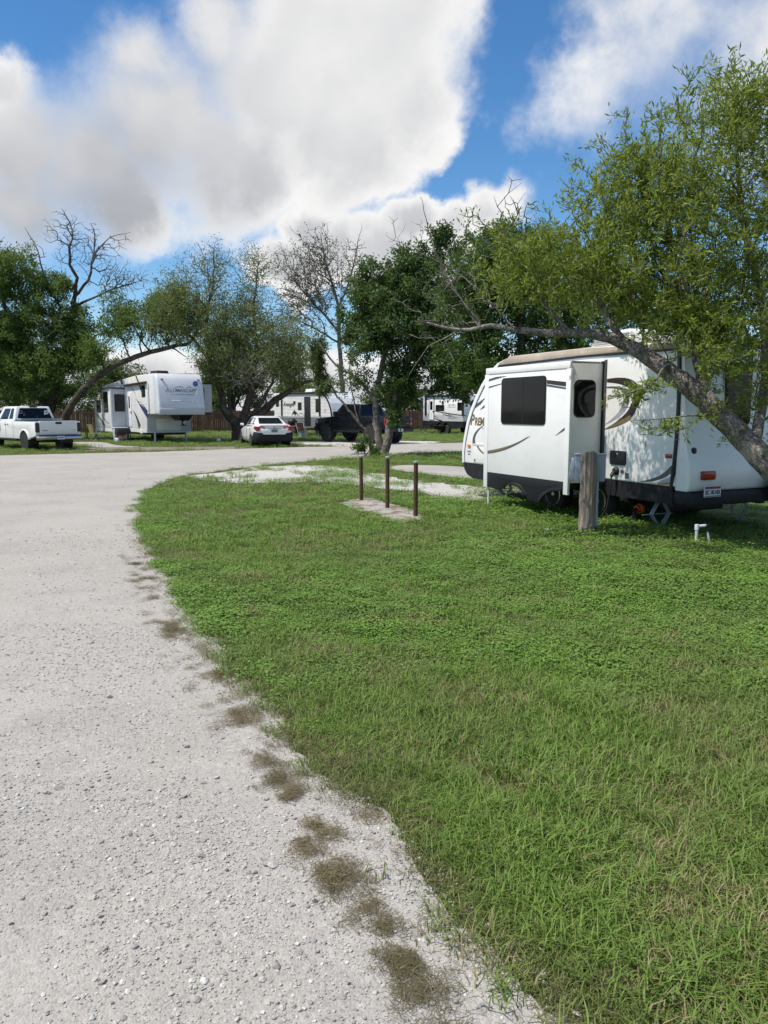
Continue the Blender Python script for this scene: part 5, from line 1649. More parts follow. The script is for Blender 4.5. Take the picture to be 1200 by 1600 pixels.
def el(c, r, n, leaf=1):
    return dict(c=c, r=r, n=n, leaf=leaf)


# near tree leaning over the trailer from the right
tree('leaning_tree', 'near tree with pale leaning trunk and narrow green leaves over the trailer', [
    [(5.75, 8.45, -0.05, 0.199), (5.2, 8.6, 0.42, 0.162), (4.62, 8.8, 0.90, 0.150), (4.2, 9.0, 1.36, 0.135), (3.75, 9.1, 1.83, 0.119), (3.36, 9.3, 2.18, 0.103), (2.99, 9.5, 2.47, 0.083), (2.62, 9.6, 2.62, 0.064), (1.9, 9.7, 2.66, 0.044), (1.32, 9.8, 2.75, 0.030), (0.97, 9.9, 2.71, 0.024), (0.41, 10.0, 2.82, 0.012)],
    [(3.78, 9.12, 1.84, 0.073), (3.74, 9.3, 2.3, 0.064), (3.66, 9.4, 2.9, 0.049), (3.5, 9.6, 3.6, 0.037), (3.35, 9.7, 4.4, 0.024), (3.3, 9.7, 5.0, 0.012)],
    [(4.3, 8.95, 1.3, 0.066), (4.5, 9.2, 2.1, 0.056), (4.55, 9.5, 3.0, 0.047), (4.35, 9.7, 4.0, 0.033), (4.25, 9.8, 5.0, 0.020), (4.2, 9.8, 5.5, 0.009)],
    [(5.0, 8.7, 0.6, 0.092), (5.4, 9.1, 1.6, 0.073), (5.4, 9.6, 2.8, 0.056), (5.1, 9.9, 3.9, 0.039), (5.0, 10.0, 4.9, 0.020)],
    [(2.95, 9.52, 2.48, 0.049), (2.7, 9.7, 2.95, 0.039), (2.5, 9.9, 3.5, 0.027), (2.35, 10.0, 4.0, 0.012)],
    [(2.3, 9.66, 2.66, 0.033), (2.0, 9.8, 3.0, 0.025), (1.75, 9.9, 3.45, 0.017), (1.45, 10.0, 4.0, 0.009)],
    [(1.25, 9.82, 2.74, 0.019), (1.0, 9.9, 3.05, 0.012), (0.75, 10.0, 3.4, 0.009), (0.62, 10.0, 3.75, 0.005)],
    [(1.2, 9.85, 2.75, 0.013), (0.9, 9.95, 3.2, 0.010), (0.6, 10.0, 3.8, 0.007), (0.45, 10.0, 4.35, 0.003)],
    [(1.6, 9.8, 2.72, 0.013), (1.2, 9.9, 3.2, 0.009), (0.7, 10.0, 3.55, 0.006), (0.2, 10.0, 3.8, 0.003)],
    [(0.95, 9.9, 2.70, 0.009), (0.55, 9.9, 2.5, 0.006), (0.3, 9.9, 2.1, 0.003)],
    [(3.4, 9.3, 2.15, 0.033), (3.25, 9.0, 2.2, 0.022), (2.9, 8.7, 1.95, 0.012), (2.45, 8.5, 1.85, 0.007)],
    [(3.9, 9.05, 1.7, 0.020), (3.6, 8.8, 1.65, 0.012), (3.2, 8.6, 1.62, 0.007), (2.7, 8.5, 1.60, 0.004)],
], [el((4.2, 9.8, 4.2), (1.7, 1.5, 1.25), 1150), el((4.35, 9.7, 5.25), (0.95, 0.95, 0.50), 330), el((3.3, 9.8, 3.9), (1.2, 1.2, 0.9), 620), el((3.1, 9.8, 4.55), (0.8, 0.8, 0.55), 220),
    el((2.4, 9.9, 3.55), (1.0, 1.0, 0.62), 480), el((1.85, 10.0, 3.25), (0.65, 0.7, 0.45), 170), el((3.25, 9.6, 3.0), (1.0, 0.8, 0.42), 260), el((3.9, 9.1, 2.55), (0.9, 0.6, 0.45), 300),
    el((4.2, 8.8, 1.95), (0.75, 0.4, 0.65), 80), el((2.9, 8.7, 1.95), (0.55, 0.3, 0.25), 30), el((2.8, 8.55, 1.55), (0.5, 0.2, 0.12), 14), el((5.4, 9.8, 3.9), (1.3, 1.2, 1.4), 340),
    el((1.4, 10.0, 3.75), (0.45, 0.4, 0.55), 45, 2), el((1.1, 10.0, 3.3), (0.7, 0.4, 0.6), 120, 0), el((0.7, 10.0, 3.0), (0.55, 0.35, 0.5), 110, 0), el((1.55, 10.0, 4.15), (0.5, 0.4, 0.45), 70, 0), el((3.3, 9.5, 3.1), (1.3, 0.8, 0.6), 150, 0), el((3.6, 9.7, 3.15), (1.2, 0.9, 0.45), 330), el((4.9, 9.6, 3.0), (1.0, 0.8, 0.5), 150), el((4.6, 9.2, 2.2), (0.8, 0.5, 0.55), 80), el((4.3, 9.2, 2.2), (1.0, 0.5, 0.6), 70, 0), el((2.2, 9.7, 2.75), (0.8, 0.3, 0.2), 50, 0), el((0.9, 9.9, 2.4), (0.3, 0.3, 0.25), 14, 0)],
     11, BARK_G, TWIG_G, LEAF_F, 13, 0.085, 0.020, 0.034, step=0.11, bf=0.22, jit=0.012, tipr=0.0036, cut=0.03, fold=True, up=0.35, sides=16, maxr=0.05, tsides=4)

# dark double-trunked tree in the middle
tree('dark_tree', 'dark green tree with twin trunks standing on the grass beside the gravel road', [
    [(-0.12, 29.0, -0.05, 0.20), (-0.20, 29.0, 0.7, 0.14), (-0.30, 29.0, 1.5, 0.12), (-0.25, 29.1, 2.6, 0.11), (0.1, 29.1, 4.0, 0.09), (0.5, 29.0, 5.6, 0.06), (0.7, 29.0, 7.2, 0.03)],
    [(-0.02, 28.95, -0.05, 0.19), (0.12, 28.9, 0.5, 0.16), (0.22, 28.9, 1.2, 0.14), (0.5, 28.9, 2.4, 0.12), (1.0, 28.9, 3.8, 0.10), (1.7, 29.0, 5.4, 0.07), (2.1, 29.0, 7.4, 0.03)],
    [(-0.28, 29.05, 2.0, 0.07), (-1.0, 29.2, 2.9, 0.055), (-1.8, 29.2, 3.4, 0.04), (-2.5, 29.2, 4.3, 0.025)],
    [(0.9, 28.9, 3.5, 0.07), (1.8, 28.8, 3.9, 0.05), (2.8, 28.8, 3.9, 0.03)],
], [el((0.6, 29, 5.4), (1.9, 1.8, 1.5), 760), el((1.9, 29, 4.4), (1.5, 1.4, 1.4), 520), el((1.2, 29, 6.9), (1.1, 1.0, 0.8), 240), el((2.3, 29, 7.9), (0.8, 0.7, 0.7), 90), el((2.6, 28.9, 3.0), (0.9, 0.9, 0.8), 220),
    el((0.55, 28.8, 2.8), (0.65, 0.6, 1.0), 200), el((0.40, 28.7, 1.6), (0.25, 0.3, 0.5), 40), el((-0.5, 29, 4.2), (0.9, 0.9, 0.9), 160), el((-1.2, 29.1, 2.9), (1.0, 0.8, 0.7), 170, 2), el((-0.2, 29, 6.2), (1.1, 1.0, 0.9), 230), el((-0.6, 29, 5.2), (0.9, 0.9, 0.9), 160),
    el((0.7, 28.3, 5.0), (1.3, 0.6, 1.4), 160, 0), el((0.9, 29, 8.1), (0.9, 0.5, 0.7), 40, 0)],
     21, BARK_G, TWIG_G, LEAF_D, 26, 0.13, 0.062, 0.09, step=0.24, bf=0.2, jit=0.035, tipr=0.006, cut=0.05, droop=0.15, up=0.0, maxr=0.06)

# juniper beside it
tree('juniper_tree', 'narrow dark juniper with upright sprays left of the twin-trunked tree', [
    [(-0.45, 29.6, -0.05, 0.060), (-0.75, 29.7, 1.0, 0.048), (-1.9, 29.8, 2.4, 0.036), (-2.5, 29.9, 4.0, 0.018), (-2.5, 29.9, 4.9, 0.007)],
    [(-1.0, 29.7, 1.4, 0.030), (-1.3, 29.9, 2.8, 0.024), (-1.3, 29.9, 4.4, 0.009)],
], [el((-2.55, 29.9, 3.9), (0.42, 0.42, 1.0), 240), el((-2.4, 29.9, 2.7), (0.40, 0.4, 0.5), 100), el((-1.3, 29.9, 4.3), (0.42, 0.4, 0.6), 120), el((-1.6, 29.9, 2.8), (0.6, 0.5, 0.6), 50, 0)],
     22, BARK_G, TWIG_G, LEAF_J, 30, 0.10, 0.028, 0.06, step=0.2, bf=0.2, jit=0.03, cut=0.03, up=0.7)

# tree behind the near trailer
tree('bushy_tree', 'tall bushy green tree rising behind the nose of the near trailer', [
    [(4.9, 24.5, -0.05, 0.26), (4.8, 24.5, 1.6, 0.2), (4.4, 24.5, 3.2, 0.15), (4.2, 24.5, 5.0, 0.09), (4.3, 24.5, 6.6, 0.04)],
    [(4.8, 24.5, 1.8, 0.14), (5.8, 24.6, 3.2, 0.11), (6.4, 24.6, 4.6, 0.07), (6.8, 24.6, 6.0, 0.03)],
    [(4.5, 24.5, 2.8, 0.1), (3.4, 24.4, 3.8, 0.07), (2.8, 24.4, 4.6, 0.04)],
], [el((4.2, 24.5, 5.4), (2.0, 1.7, 1.7), 700), el((2.9, 24.4, 4.0), (1.1, 1.2, 1.2), 340), el((5.9, 24.5, 4.6), (1.9, 1.6, 1.6), 560), el((3.0, 24.3, 2.7), (0.9, 0.9, 0.6), 140), el((3.0, 24.4, 5.6), (1.2, 1.2, 1.2), 380), el((4.4, 24.4, 6.4), (1.5, 1.2, 0.8), 300), el((4.5, 24.4, 3.2), (1.5, 1.2, 0.8), 300), el((3.6, 24.5, 6.8), (0.9, 0.8, 0.6), 130), el((8.0, 24.8, 4.5), (1.6, 1.5, 1.6), 260)],
     31, BARK_D, TWIG_D, LEAF_E, 24, 0.12, 0.050, 0.08, step=0.24, bf=0.2, jit=0.03, cut=0.05, maxr=0.06)

# olive tree with several stems behind the sedan
tree('olive_green_tree', 'many-stemmed olive green tree with feathery crown behind the white sedan', [
    [(-8.03, 43, -0.1, 0.496), (-8.05, 43, 0.5, 0.416), (-8.3, 43, 1.1, 0.288), (-8.85, 43, 1.8, 0.224), (-9.1, 43, 3.0, 0.176), (-9.6, 43, 4.6, 0.128), (-9.7, 43, 6.6, 0.088), (-9.3, 43, 8.6, 0.056), (-9.2, 43, 10.4, 0.024)],
    [(-8.0, 43, 0.6, 0.320), (-7.7, 42.9, 1.5, 0.240), (-7.3, 42.9, 3.0, 0.176), (-7.0, 43, 4.8, 0.128), (-7.1, 43, 7.0, 0.080), (-6.9, 43, 9.0, 0.040), (-6.8, 43, 10.0, 0.016)],
    [(-7.9, 43, 0.7, 0.288), (-7.2, 43.1, 1.3, 0.240), (-6.3, 43.2, 2.05, 0.192), (-5.5, 43.2, 2.7, 0.152), (-4.7, 43.2, 3.15, 0.104), (-3.6, 43.2, 3.45, 0.048)],
    [(-7.5, 43, 1.2, 0.128), (-6.7, 42.6, 2.2, 0.096), (-6.0, 42.4, 3.6, 0.064), (-5.3, 42.3, 5.2, 0.032)],
    [(-8.6, 43, 1.5, 0.112), (-8.6, 43.2, 3.0, 0.088), (-8.3, 43.4, 5.0, 0.056)],
    [(-9.5, 43, 4.4, 0.096), (-10.8, 43, 6.0, 0.072), (-11.5, 43, 7.4, 0.040)],
], [el((-7.0, 43, 5.3), (3.0, 2.4, 1.8), 1150), el((-5.0, 43, 4.3), (1.4, 1.5, 1.4), 420), el((-9.2, 43, 5.4), (1.8, 1.6, 1.8), 480), el((-11.4, 43, 7.0), (1.5, 1.5, 1.6), 420), el((-9.5, 43, 3.5), (1.1, 1.1, 0.8), 160),
    el((-9.6, 43, 8.9), (1.9, 1.5, 1.8), 650, 2), el((-7.1, 43, 8.7), (1.3, 1.1, 1.8), 420, 2), el((-8.4, 43, 7.3), (2.4, 1.8, 0.9), 300, 1), el((-7.2, 41.2, 3.9), (1.6, 0.8, 1.2), 480, 0), el((-7.0, 43, 6.0), (3.0, 2.2, 1.6), 300, 0), el((-5.2, 43, 6.4), (1.5, 1.2, 0.7), 160, 2)],
     41, BARK_D, TWIG_G, LEAF_B, 17, 0.16, 0.045, 0.17, step=0.34, bf=0.2, jit=0.05, cut=0.07, droop=0.1, maxr=0.08, tipr=0.009)

# big tree at the left with dead top
tree('dead_topped_tree', 'huge green tree at the left edge with dead bare top branches', [
    [(-20.6, 47, -0.1, 0.398), (-20.4, 47, 1.5, 0.306), (-19.6, 47, 3.4, 0.257), (-18.9, 46.6, 5.4, 0.208), (-18.4, 46.4, 7.4, 0.147), (-18.0, 46.3, 9.0, 0.104), (-18.3, 46.2, 10.6, 0.074), (-18.0, 46.2, 12.0, 0.043), (-18.6, 46.2, 13.3, 0.018)],
    [(-20.3, 47, 1.6, 0.221), (-21.3, 46.6, 3.6, 0.184), (-22.0, 46.2, 6.0, 0.147), (-22.2, 46, 8.6, 0.086), (-22.0, 46, 10.6, 0.037)],
    [(-18.3, 46.3, 8.0, 0.092), (-17.2, 46, 9.3, 0.074), (-16.6, 46, 10.8, 0.055), (-15.9, 46, 11.6, 0.031), (-14.6, 46, 11.9, 0.013)],
    [(-17.0, 46, 9.6, 0.055), (-16.7, 46, 11.4, 0.037), (-16.9, 46, 12.4, 0.018)],
    [(-18.7, 46.3, 7.0, 0.086), (-19.6, 46, 9.2, 0.061), (-20.1, 46, 10.9, 0.037), (-20.7, 46, 12.2, 0.013)],
    [(-18.3, 46.3, 7.8, 0.079), (-16.6, 46, 8.4, 0.061), (-15.0, 46, 9.0, 0.043), (-14.2, 46, 9.2, 0.018)],
    [(-19.4, 46.8, 4.2, 0.110), (-17.8, 46.2, 5.6, 0.079), (-16.6, 46, 6.2, 0.043)],
], [el((-21.6, 46, 9.4), (2.2, 2.0, 1.6), 520), el((-22.6, 46, 6.6), (2.4, 2.2, 2.0), 620), el((-19.6, 46, 7.0), (2.0, 1.8, 1.6), 480), el((-20.4, 45.6, 4.4), (2.6, 2.0, 1.5), 620), el((-17.6, 46, 5.6), (1.5, 1.5, 1.5), 330), el((-23.6, 46, 3.4), (1.8, 1.8, 1.2), 220), el((-21.0, 47.4, 2.7), (3.2, 1.2, 0.9), 260), el((-19.4, 46, 9.0), (1.1, 1.0, 0.7), 110),
    el((-18.4, 46, 11.4), (1.3, 0.9, 1.5), 300, 0), el((-16.4, 46, 10.9), (1.4, 0.9, 1.3), 330, 0), el((-15.4, 46, 9.2), (1.6, 1.0, 1.0), 520, 0), el((-18.7, 44.6, 6.6), (0.9, 0.4, 1.6), 90, 0), el((-19.9, 46, 10.8), (0.7, 0.6, 0.9), 30, 0), el((-15.2, 46, 7.4), (1.2, 1.0, 0.9), 130, 2)],
     51, BARK_D, TWIG_G, LEAF_A, 24, 0.18, 0.070, 0.12, step=0.36, bf=0.2, jit=0.06, cut=0.07, maxr=0.08, tipr=0.011)

# leaning limb tree beside it
tree('arching_tree', 'dark tree whose long limb arches to the right over the fifth-wheel', [
    [(-19.0, 44.4, -0.1, 0.304), (-18.5, 44.2, 0.9, 0.244), (-17.8, 44, 1.9, 0.213), (-16.9, 44, 3.0, 0.187), (-15.4, 44, 4.1, 0.162), (-13.6, 44, 4.85, 0.136), (-12.0, 44, 5.25, 0.111), (-10.9, 44, 5.55, 0.086), (-10.4, 44, 6.4, 0.061), (-10.4, 44, 7.6, 0.030)],
    [(-13.2, 44, 4.95, 0.051), (-13.8, 44, 6.0, 0.040), (-14.4, 44, 7.2, 0.020)],
    [(-12.0, 44, 5.25, 0.051), (-11.4, 44, 4.9, 0.030), (-11.0, 44, 4.6, 0.016)],
    [(-11.4, 44, 5.4, 0.051), (-12.4, 44, 6.8, 0.035), (-13.0, 44, 8.0, 0.020)],
], [el((-11.8, 44, 7.3), (1.7, 1.4, 1.5), 460), el((-14.6, 44, 6.8), (1.8, 1.3, 1.3), 300, 1), el((-12.6, 44, 5.7), (1.8, 1.0, 0.7), 180, 2), el((-16.4, 44, 4.8), (1.2, 1.0, 0.9), 130, 1), el((-16.6, 44.4, 2.9), (0.9, 0.8, 0.7), 90, 2)],
     61, BARK_D, TWIG_D, LEAF_A, 18, 0.17, 0.060, 0.12, step=0.34, bf=0.2, jit=0.05, cut=0.07, maxr=0.07, tipr=0.010)

# nearly bare tree far behind
tree('bare_tree', 'tall nearly bare grey tree standing behind the ribbed trailer', [
    [(-3.0, 58, -0.1, 0.238), (-3.1, 58, 3.0, 0.189), (-3.3, 58, 6.5, 0.147), (-3.4, 58, 9.5, 0.105), (-4.2, 58, 12.2, 0.063), (-4.6, 58, 14.4, 0.021)],
    [(-3.3, 58, 7.5, 0.098), (-5.2, 58, 9.6, 0.070), (-6.6, 58, 11.2, 0.042), (-7.6, 58, 12.2, 0.014)],
    [(-3.4, 58, 9.0, 0.084), (-2.4, 58, 11.6, 0.056), (-1.9, 58, 13.8, 0.028), (-1.6, 58, 15.2, 0.010)],
    [(-3.2, 58, 6.6, 0.077), (-5.6, 58, 8.0, 0.049), (-7.4, 58, 8.6, 0.021)],
], [el((-5.0, 58, 11.6), (2.9, 2.4, 2.8), 1700, 2), el((-6.0, 58, 9.2), (2.2, 1.8, 1.4), 700, 2), el((-2.0, 58, 13.2), (1.5, 1.2, 2.0), 140, 0), el((-3.2, 58, 7.6), (1.4, 1.2, 1.6), 120, 2)],
     71, TWIG_G, TWIG_G, LEAF_C, 9, 0.15, 0.09, 0.09, step=0.4, bf=0.25, jit=0.05, cut=0.07, maxr=0.08, tipr=0.012)

# low plants
tree('leafy_shrub', 'small leafy shrub growing at the foot of the twin-trunked tree', [
    [(-0.72, 28.9, -0.02, 0.02), (-0.75, 28.9, 0.4, 0.012), (-0.9, 28.9, 0.75, 0.006)], [(-0.72, 28.9, 0.0, 0.018), (-0.4, 28.8, 0.4, 0.012), (-0.3, 28.8, 0.6, 0.006)]],
     [el((-0.85, 28.8, 0.42), (0.45, 0.4, 0.30), 60), el((-0.35, 28.8, 0.28), (0.35, 0.4, 0.22), 36)], 81, BARK_D, TWIG_D, leafmat('shrub_leaf', (0.039, 0.095, 0.020), (0.138, 0.230, 0.052), 0.42), 12, 0.10, 0.05, 0.05, step=0.12, bf=0.2, jit=0.02, cut=0.012, cat='shrub')

# trees beyond the fence
bgspec = [(-31.5, 66, 8.0, 5.2, 'round green tree beyond the fence at the far left edge'), (-24.5, 70, 6.4, 4.4, 'low round tree beyond the fence behind the white pickup'), (-17.6, 74, 5.0, 3.8, 'pale green tree beyond the fence, just left of the fifth-wheel'),
          (-15.5, 80, 8.6, 4.4, 'pale green tree showing above the fifth-wheel roof'), (-10.0, 90, 5.4, 4.8, 'low far tree between the fifth-wheel and the many-stemmed tree'), (1.5, 84, 5.2, 4.6, 'low far tree behind the black pickup'),
          (9.5, 82, 7.0, 5.2, 'far green tree behind the small white trailer')]
proto = None
for k, (x, y, h, w, lab) in enumerate(bgspec):
    if proto is None:
        proto = tree('background_tree', lab, [[(0, 0, -0.1, 0.3), (0.1, 0, 2.0, 0.24), (0, 0.1, 4.2, 0.16), (0.2, 0, 6.4, 0.05)], [(0.05, 0, 1.6, 0.16), (-1.2, 0, 3.6, 0.09), (-1.8, 0, 4.6, 0.04)], [(0.05, 0, 1.8, 0.16), (1.3, 0.2, 3.6, 0.09), (1.9, 0.2, 5.0, 0.04)]],
                     [el((0, 0, 5.2), (2.4, 2.4, 2.1), 520), el((-1.9, 0, 4.2), (1.5, 1.5, 1.3), 240), el((1.9, 0.2, 4.4), (1.6, 1.6, 1.4), 260), el((0.2, -0.6, 3.0), (2.4, 2.0, 1.1), 260), el((-2.6, 0.2, 2.2), (1.2, 1.4, 0.9), 90), el((2.6, 0.2, 2.2), (1.2, 1.4, 0.9), 90)], 91, BARK_D, TWIG_D, LEAF_W, 12, 0.24, 0.11, 0.16, group='trees beyond the fence', step=0.4, cut=0.06, maxr=0.08, tipr=0.012, base=(0, 0, 0))
        r = proto
    else:
        r = proto.copy()
        COL.objects.link(r)
        for c in proto.children:
            cc = c.copy()
            COL.objects.link(cc)
            cc.parent = r
    r['label'] = lab
    r.location = (x, y, 0)
    r.rotation_euler = (0, 0, k * 1.3)
    r.scale = (w / 4.0, w / 4.0, h / 7.2)

# ------------------------------------------------------------------ grass, ground cover, clippings, stones (all uncountable)
def scatter(name, protos, pts, rot, tilt, scl, idx, label, cat):
    """one object: instances of the proto meshes on a cloud of points"""
    col = bpy.data.collections.new(name + '_kinds')
    for o in protos:
        for c in list(o.users_collection):
            c.objects.unlink(o)
        col.objects.link(o)
    me = bpy.data.meshes.new(name)
    me.vertices.add(len(pts))
    me.vertices.foreach_set('co', np.asarray(pts, np.float32).ravel())
    for nm, arr, ty in (('rotz', rot, 'FLOAT'), ('scl', scl, 'FLOAT')):
        a = me.attributes.new(nm, ty, 'POINT')
        a.data.foreach_set('value', np.asarray(arr, np.float32))
    a = me.attributes.new('kind_index', 'INT', 'POINT')
    a.data.foreach_set('value', np.asarray(idx, np.int32))
    a = me.attributes.new('tilt', 'FLOAT_VECTOR', 'POINT')
    a.data.foreach_set('vector', np.asarray(tilt, np.float32).ravel())
    ob = bpy.data.objects.new(name, me)
    COL.objects.link(ob)
    ng = bpy.data.node_groups.new(name + '_nodes', 'GeometryNodeTree')
    ng.interface.new_socket('Geometry', in_out='INPUT', socket_type='NodeSocketGeometry')
    ng.interface.new_socket('Geometry', in_out='OUTPUT', socket_type='NodeSocketGeometry')
    N = ng.nodes
    gi = N.new('NodeGroupInput'); go = N.new('NodeGroupOutput')
    ip = N.new('GeometryNodeInstanceOnPoints')
    ci = N.new('GeometryNodeCollectionInfo')
    ci.inputs['Collection'].default_value = col
    ci.inputs['Separate Children'].default_value = True
    ci.inputs['Reset Children'].default_value = True
    ip.inputs['Pick Instance'].default_value = True
    def attr(nm, ty):
        x = N.new('GeometryNodeInputNamedAttribute')
        x.data_type = ty
        x.inputs['Name'].default_value = nm
        return x.outputs['Attribute']
    m2p = N.new('GeometryNodeMeshToPoints')
    L = ng.links
    L.new(gi.outputs[0], m2p.inputs['Mesh'])
    L.new(m2p.outputs[0], ip.inputs['Points'])
    L.new(ci.outputs[0], ip.inputs['Instance'])
    L.new(attr('kind_index', 'INT'), ip.inputs['Instance Index'])
    L.new(attr('tilt', 'FLOAT_VECTOR'), ip.inputs['Rotation'])
    L.new(attr('scl', 'FLOAT'), ip.inputs['Scale'])
    L.new(ip.outputs[0], go.inputs[0])
    md = ob.modifiers.new('scatter', 'NODES')
    md.node_group = ng
    return tag(ob, label, cat, kind='stuff')


def tuft(name, mat, rng, n, rad, h0, h1, w, lean, flat=0.0):
    V, T, ti = [], [], []
    for k in range(n):
        a = rng.uniform(0, 2 * math.pi); r = rad * math.sqrt(rng.uniform())
        b = np.array([r * math.cos(a), r * math.sin(a), -0.004])
        h = rng.uniform(h0, h1)
        la = rng.uniform(0, 2 * math.pi); ll = h * lean * rng.uniform(0.3, 1.3)
        d = np.array([math.cos(la), math.sin(la), 0])
        s = np.array([-d[1], d[0], 0]) if rng.uniform() < 0.6 else np.array([math.cos(la * 3), math.sin(la * 3), 0])
        mid = b + d * ll * 0.35 + np.array([0, 0, h * 0.62])
        tip = b + d * ll + np.array([0, 0, h * (1.0 - 0.35 * min(1, lean * 0.6)) * (1 - flat)])
        ww = w * rng.uniform(0.7, 1.3)
        i = len(V)
        V += [b - s * ww / 2, b + s * ww / 2, mid + s * ww * 0.42, mid - s * ww * 0.42, tip]
        T += [(i, i + 1, i + 2), (i, i + 2, i + 3), (i + 3, i + 2, i + 4)]
        ti += [rng.uniform()] * 3
    return np_mesh(name, np.array(V), None, mat, None, ti, np.array(T))


def cover(name, mat, rng, n, rad, h0, h1, ln, wd):
    """broad-leaved ground cover: small oval leaves on short stalks"""
    V, T, ti = [], [], []
    for k in range(n):
        a = rng.uniform(0, 2 * math.pi); r = rad * math.sqrt(rng.uniform())
        c = np.array([r * math.cos(a), r * math.sin(a), rng.uniform(h0, h1)])
        la = rng.uniform(0, 2 * math.pi)
        d = np.array([math.cos(la), math.sin(la), rng.uniform(-0.25, 0.45)])
        s = np.array([-math.sin(la), math.cos(la), rng.uniform(-0.3, 0.3)])
        l = ln * rng.uniform(0.6, 1.2); w = wd * rng.uniform(0.7, 1.2)
        i = len(V)
        V += [c - d * l * 0.5, c - d * l * 0.1 + s * w * 0.5, c + d * l * 0.25 + s * w * 0.42, c + d * l * 0.5, c + d * l * 0.25 - s * w * 0.42, c - d * l * 0.1 - s * w * 0.5]
        T += [(i, i + 1, i + 5), (i + 1, i + 2, i + 4), (i + 1, i + 4, i + 5), (i + 2, i + 3, i + 4)]
        ti += [rng.uniform()] * 4
    return np_mesh(name, np.array(V), None, mat, None, ti, np.array(T))


def straw(name, mat, rng, n, rad, ln, w):
    V, T, ti = [], [], []
    for k in range(n):
        a = rng.uniform(0, 2 * math.pi); r = rad * math.sqrt(rng.uniform())
        c = np.array([r * math.cos(a), r * math.sin(a), rng.uniform(0.002, 0.016)])
        la = rng.uniform(0, 2 * math.pi); l = ln * rng.uniform(0.4, 1.3)
        d = np.array([math.cos(la), math.sin(la), rng.uniform(-0.12, 0.16)]) * l * 0.5
        s = np.array([-math.sin(la), math.cos(la), rng.uniform(-0.5, 0.5)]) * w * 0.5
        bnd = np.array([-math.sin(la), math.cos(la), 0]) * rng.normal() * l * 0.12
        i = len(V)
        V += [c - d - s, c - d + s, c + bnd + s, c + bnd - s, c + d]
        T += [(i, i + 1, i + 2), (i, i + 2, i + 3), (i + 3, i + 2, i + 4)]
        ti += [rng.uniform()] * 3
    return np_mesh(name, np.array(V), None, mat, None, ti, np.array(T))


def stone(name, mat, rng, sq=0.6):
    bm = bmesh.new()
    bmesh.ops.create_icosphere(bm, subdivisions=2 if name.startswith('big') else 1, radius=1.0)
    for v in bm.verts:
        v.co *= 1 + rng.uniform(-0.22, 0.22)
        v.co.z *= sq
        v.co.x *= 1.15
    me = bpy.data.meshes.new(name)
    bm.to_mesh(me); bm.free()
    me.materials.append(mat)
    o = bpy.data.objects.new(name, me)
    COL.objects.link(o)
    return o


rng = np.random.default_rng(77)
GRASS = grassmat('grass_blade', ((0.130, 0.228, 0.037), (0.195, 0.298, 0.057), (0.168, 0.242, 0.055)), (0.34, 0.28, 0.15), 0.66)
COVER = grassmat('ground_cover_leaf', ((0.130, 0.255, 0.040), (0.195, 0.335, 0.062), (0.145, 0.240, 0.052)), (0.30, 0.26, 0.11), 0.38)
EDGEG = grassmat('dry_edge_blade', ((0.145, 0.190, 0.052), (0.185, 0.215, 0.070), (0.165, 0.180, 0.070)), (0.34, 0.28, 0.16), 0.8)

TUFTS = [tuft('grass_tuft', GRASS, rng, 16, 0.075, 0.035, 0.085, 0.0042, 0.9) for k in range(4)] + [tuft('grass_tuft', GRASS, rng, 20, 0.07, 0.05, 0.115, 0.0046, 1.1) for k in range(2)]
COVERS = [cover('cover_tuft', COVER, rng, 34, 0.085, 0.012, 0.05, 0.021, 0.0135) for k in range(4)]
EDGES = [tuft('edge_tuft', EDGEG, rng, 18, 0.075, 0.03, 0.075, 0.0038, 1.0) for k in range(3)]


def points(n_per, y0, y1, xm, x_margin=1.25):
    """random ground points between two depths inside a widened view wedge"""
    half = lambda y: (0.5 * y + 0.6) * x_margin
    area = (half(y0) + half(y1)) * (y1 - y0)
    n = int(area * n_per)
    y = y0 + (y1 - y0) * rng.uniform(size=n)
    x = rng.uniform(-1, 1, n) * half(y1)
    k = np.abs(x) < half(y)
    return np.stack([x[k], y[k]], 1)


def bare_margin(p):
    """signed distance to the nearest bare sheet: positive on grass"""
    d = np.full(len(p), 1e9)
    for poly in BARE:
        if len(poly) > 90:
            poly = poly[::3]
        q = pdist(p, poly)
        ins = inside(p, poly)
        d = np.minimum(d, np.where(ins, -q, q))
    return d


bands = [(1.2, 3.2, 1300, 0.95), (3.2, 5.5, 900, 1.0), (5.5, 9.0, 480, 1.05), (9.0, 15.0, 190, 1.2), (15.0, 26.0, 60, 1.5), (26.0, 46.0, 20, 2.1), (46.0, 74.0, 6, 2.8)]
P, S = [], []
for y0, y1, d, s in bands:
    q = points(d, y0, y1, 0)
    P.append(q); S.append(np.full(len(q), s))
ev = np.array(smooth_poly(EDGE[2:16], 0.03, 0.10, 1, closed=False))
k = rng.integers(0, len(ev), 7000)
q = ev[k] + np.stack([rng.normal(size=7000) * 0.16 + 0.10, rng.normal(size=7000) * 0.08], 1)
P.append(q); S.append(np.full(7000, 0.85))
P = np.concatenate(P); S = np.concatenate(S)
marg = bare_margin(P)
wob = vnoise(P, 1.7, 5) * 0.18 + vnoise(P, 7.0, 6) * 0.11
soft = 0.06 + 0.015 * P[:, 1].clip(0, 20)
soft = np.maximum(soft, 0.24)
prob = np.clip((marg + wob * 0.8 + 0.17) / soft, 0, 1) ** 1.3
cal_in = inside(P, CAL) & ~inside(P, SLAB)
weeds = cal_in & (vnoise(P, 1.1, 12) > -0.08)
keep = (rng.uniform(size=len(P)) < prob) | (weeds & (rng.uniform(size=len(P)) < 0.75))
thin = vnoise(P, 0.9, 21) + 0.5 * vnoise(P, 3.0, 22)
keep &= ~((thin < -0.48) & (marg > 0.5) & (rng.uniform(size=len(P)) < 0.55))
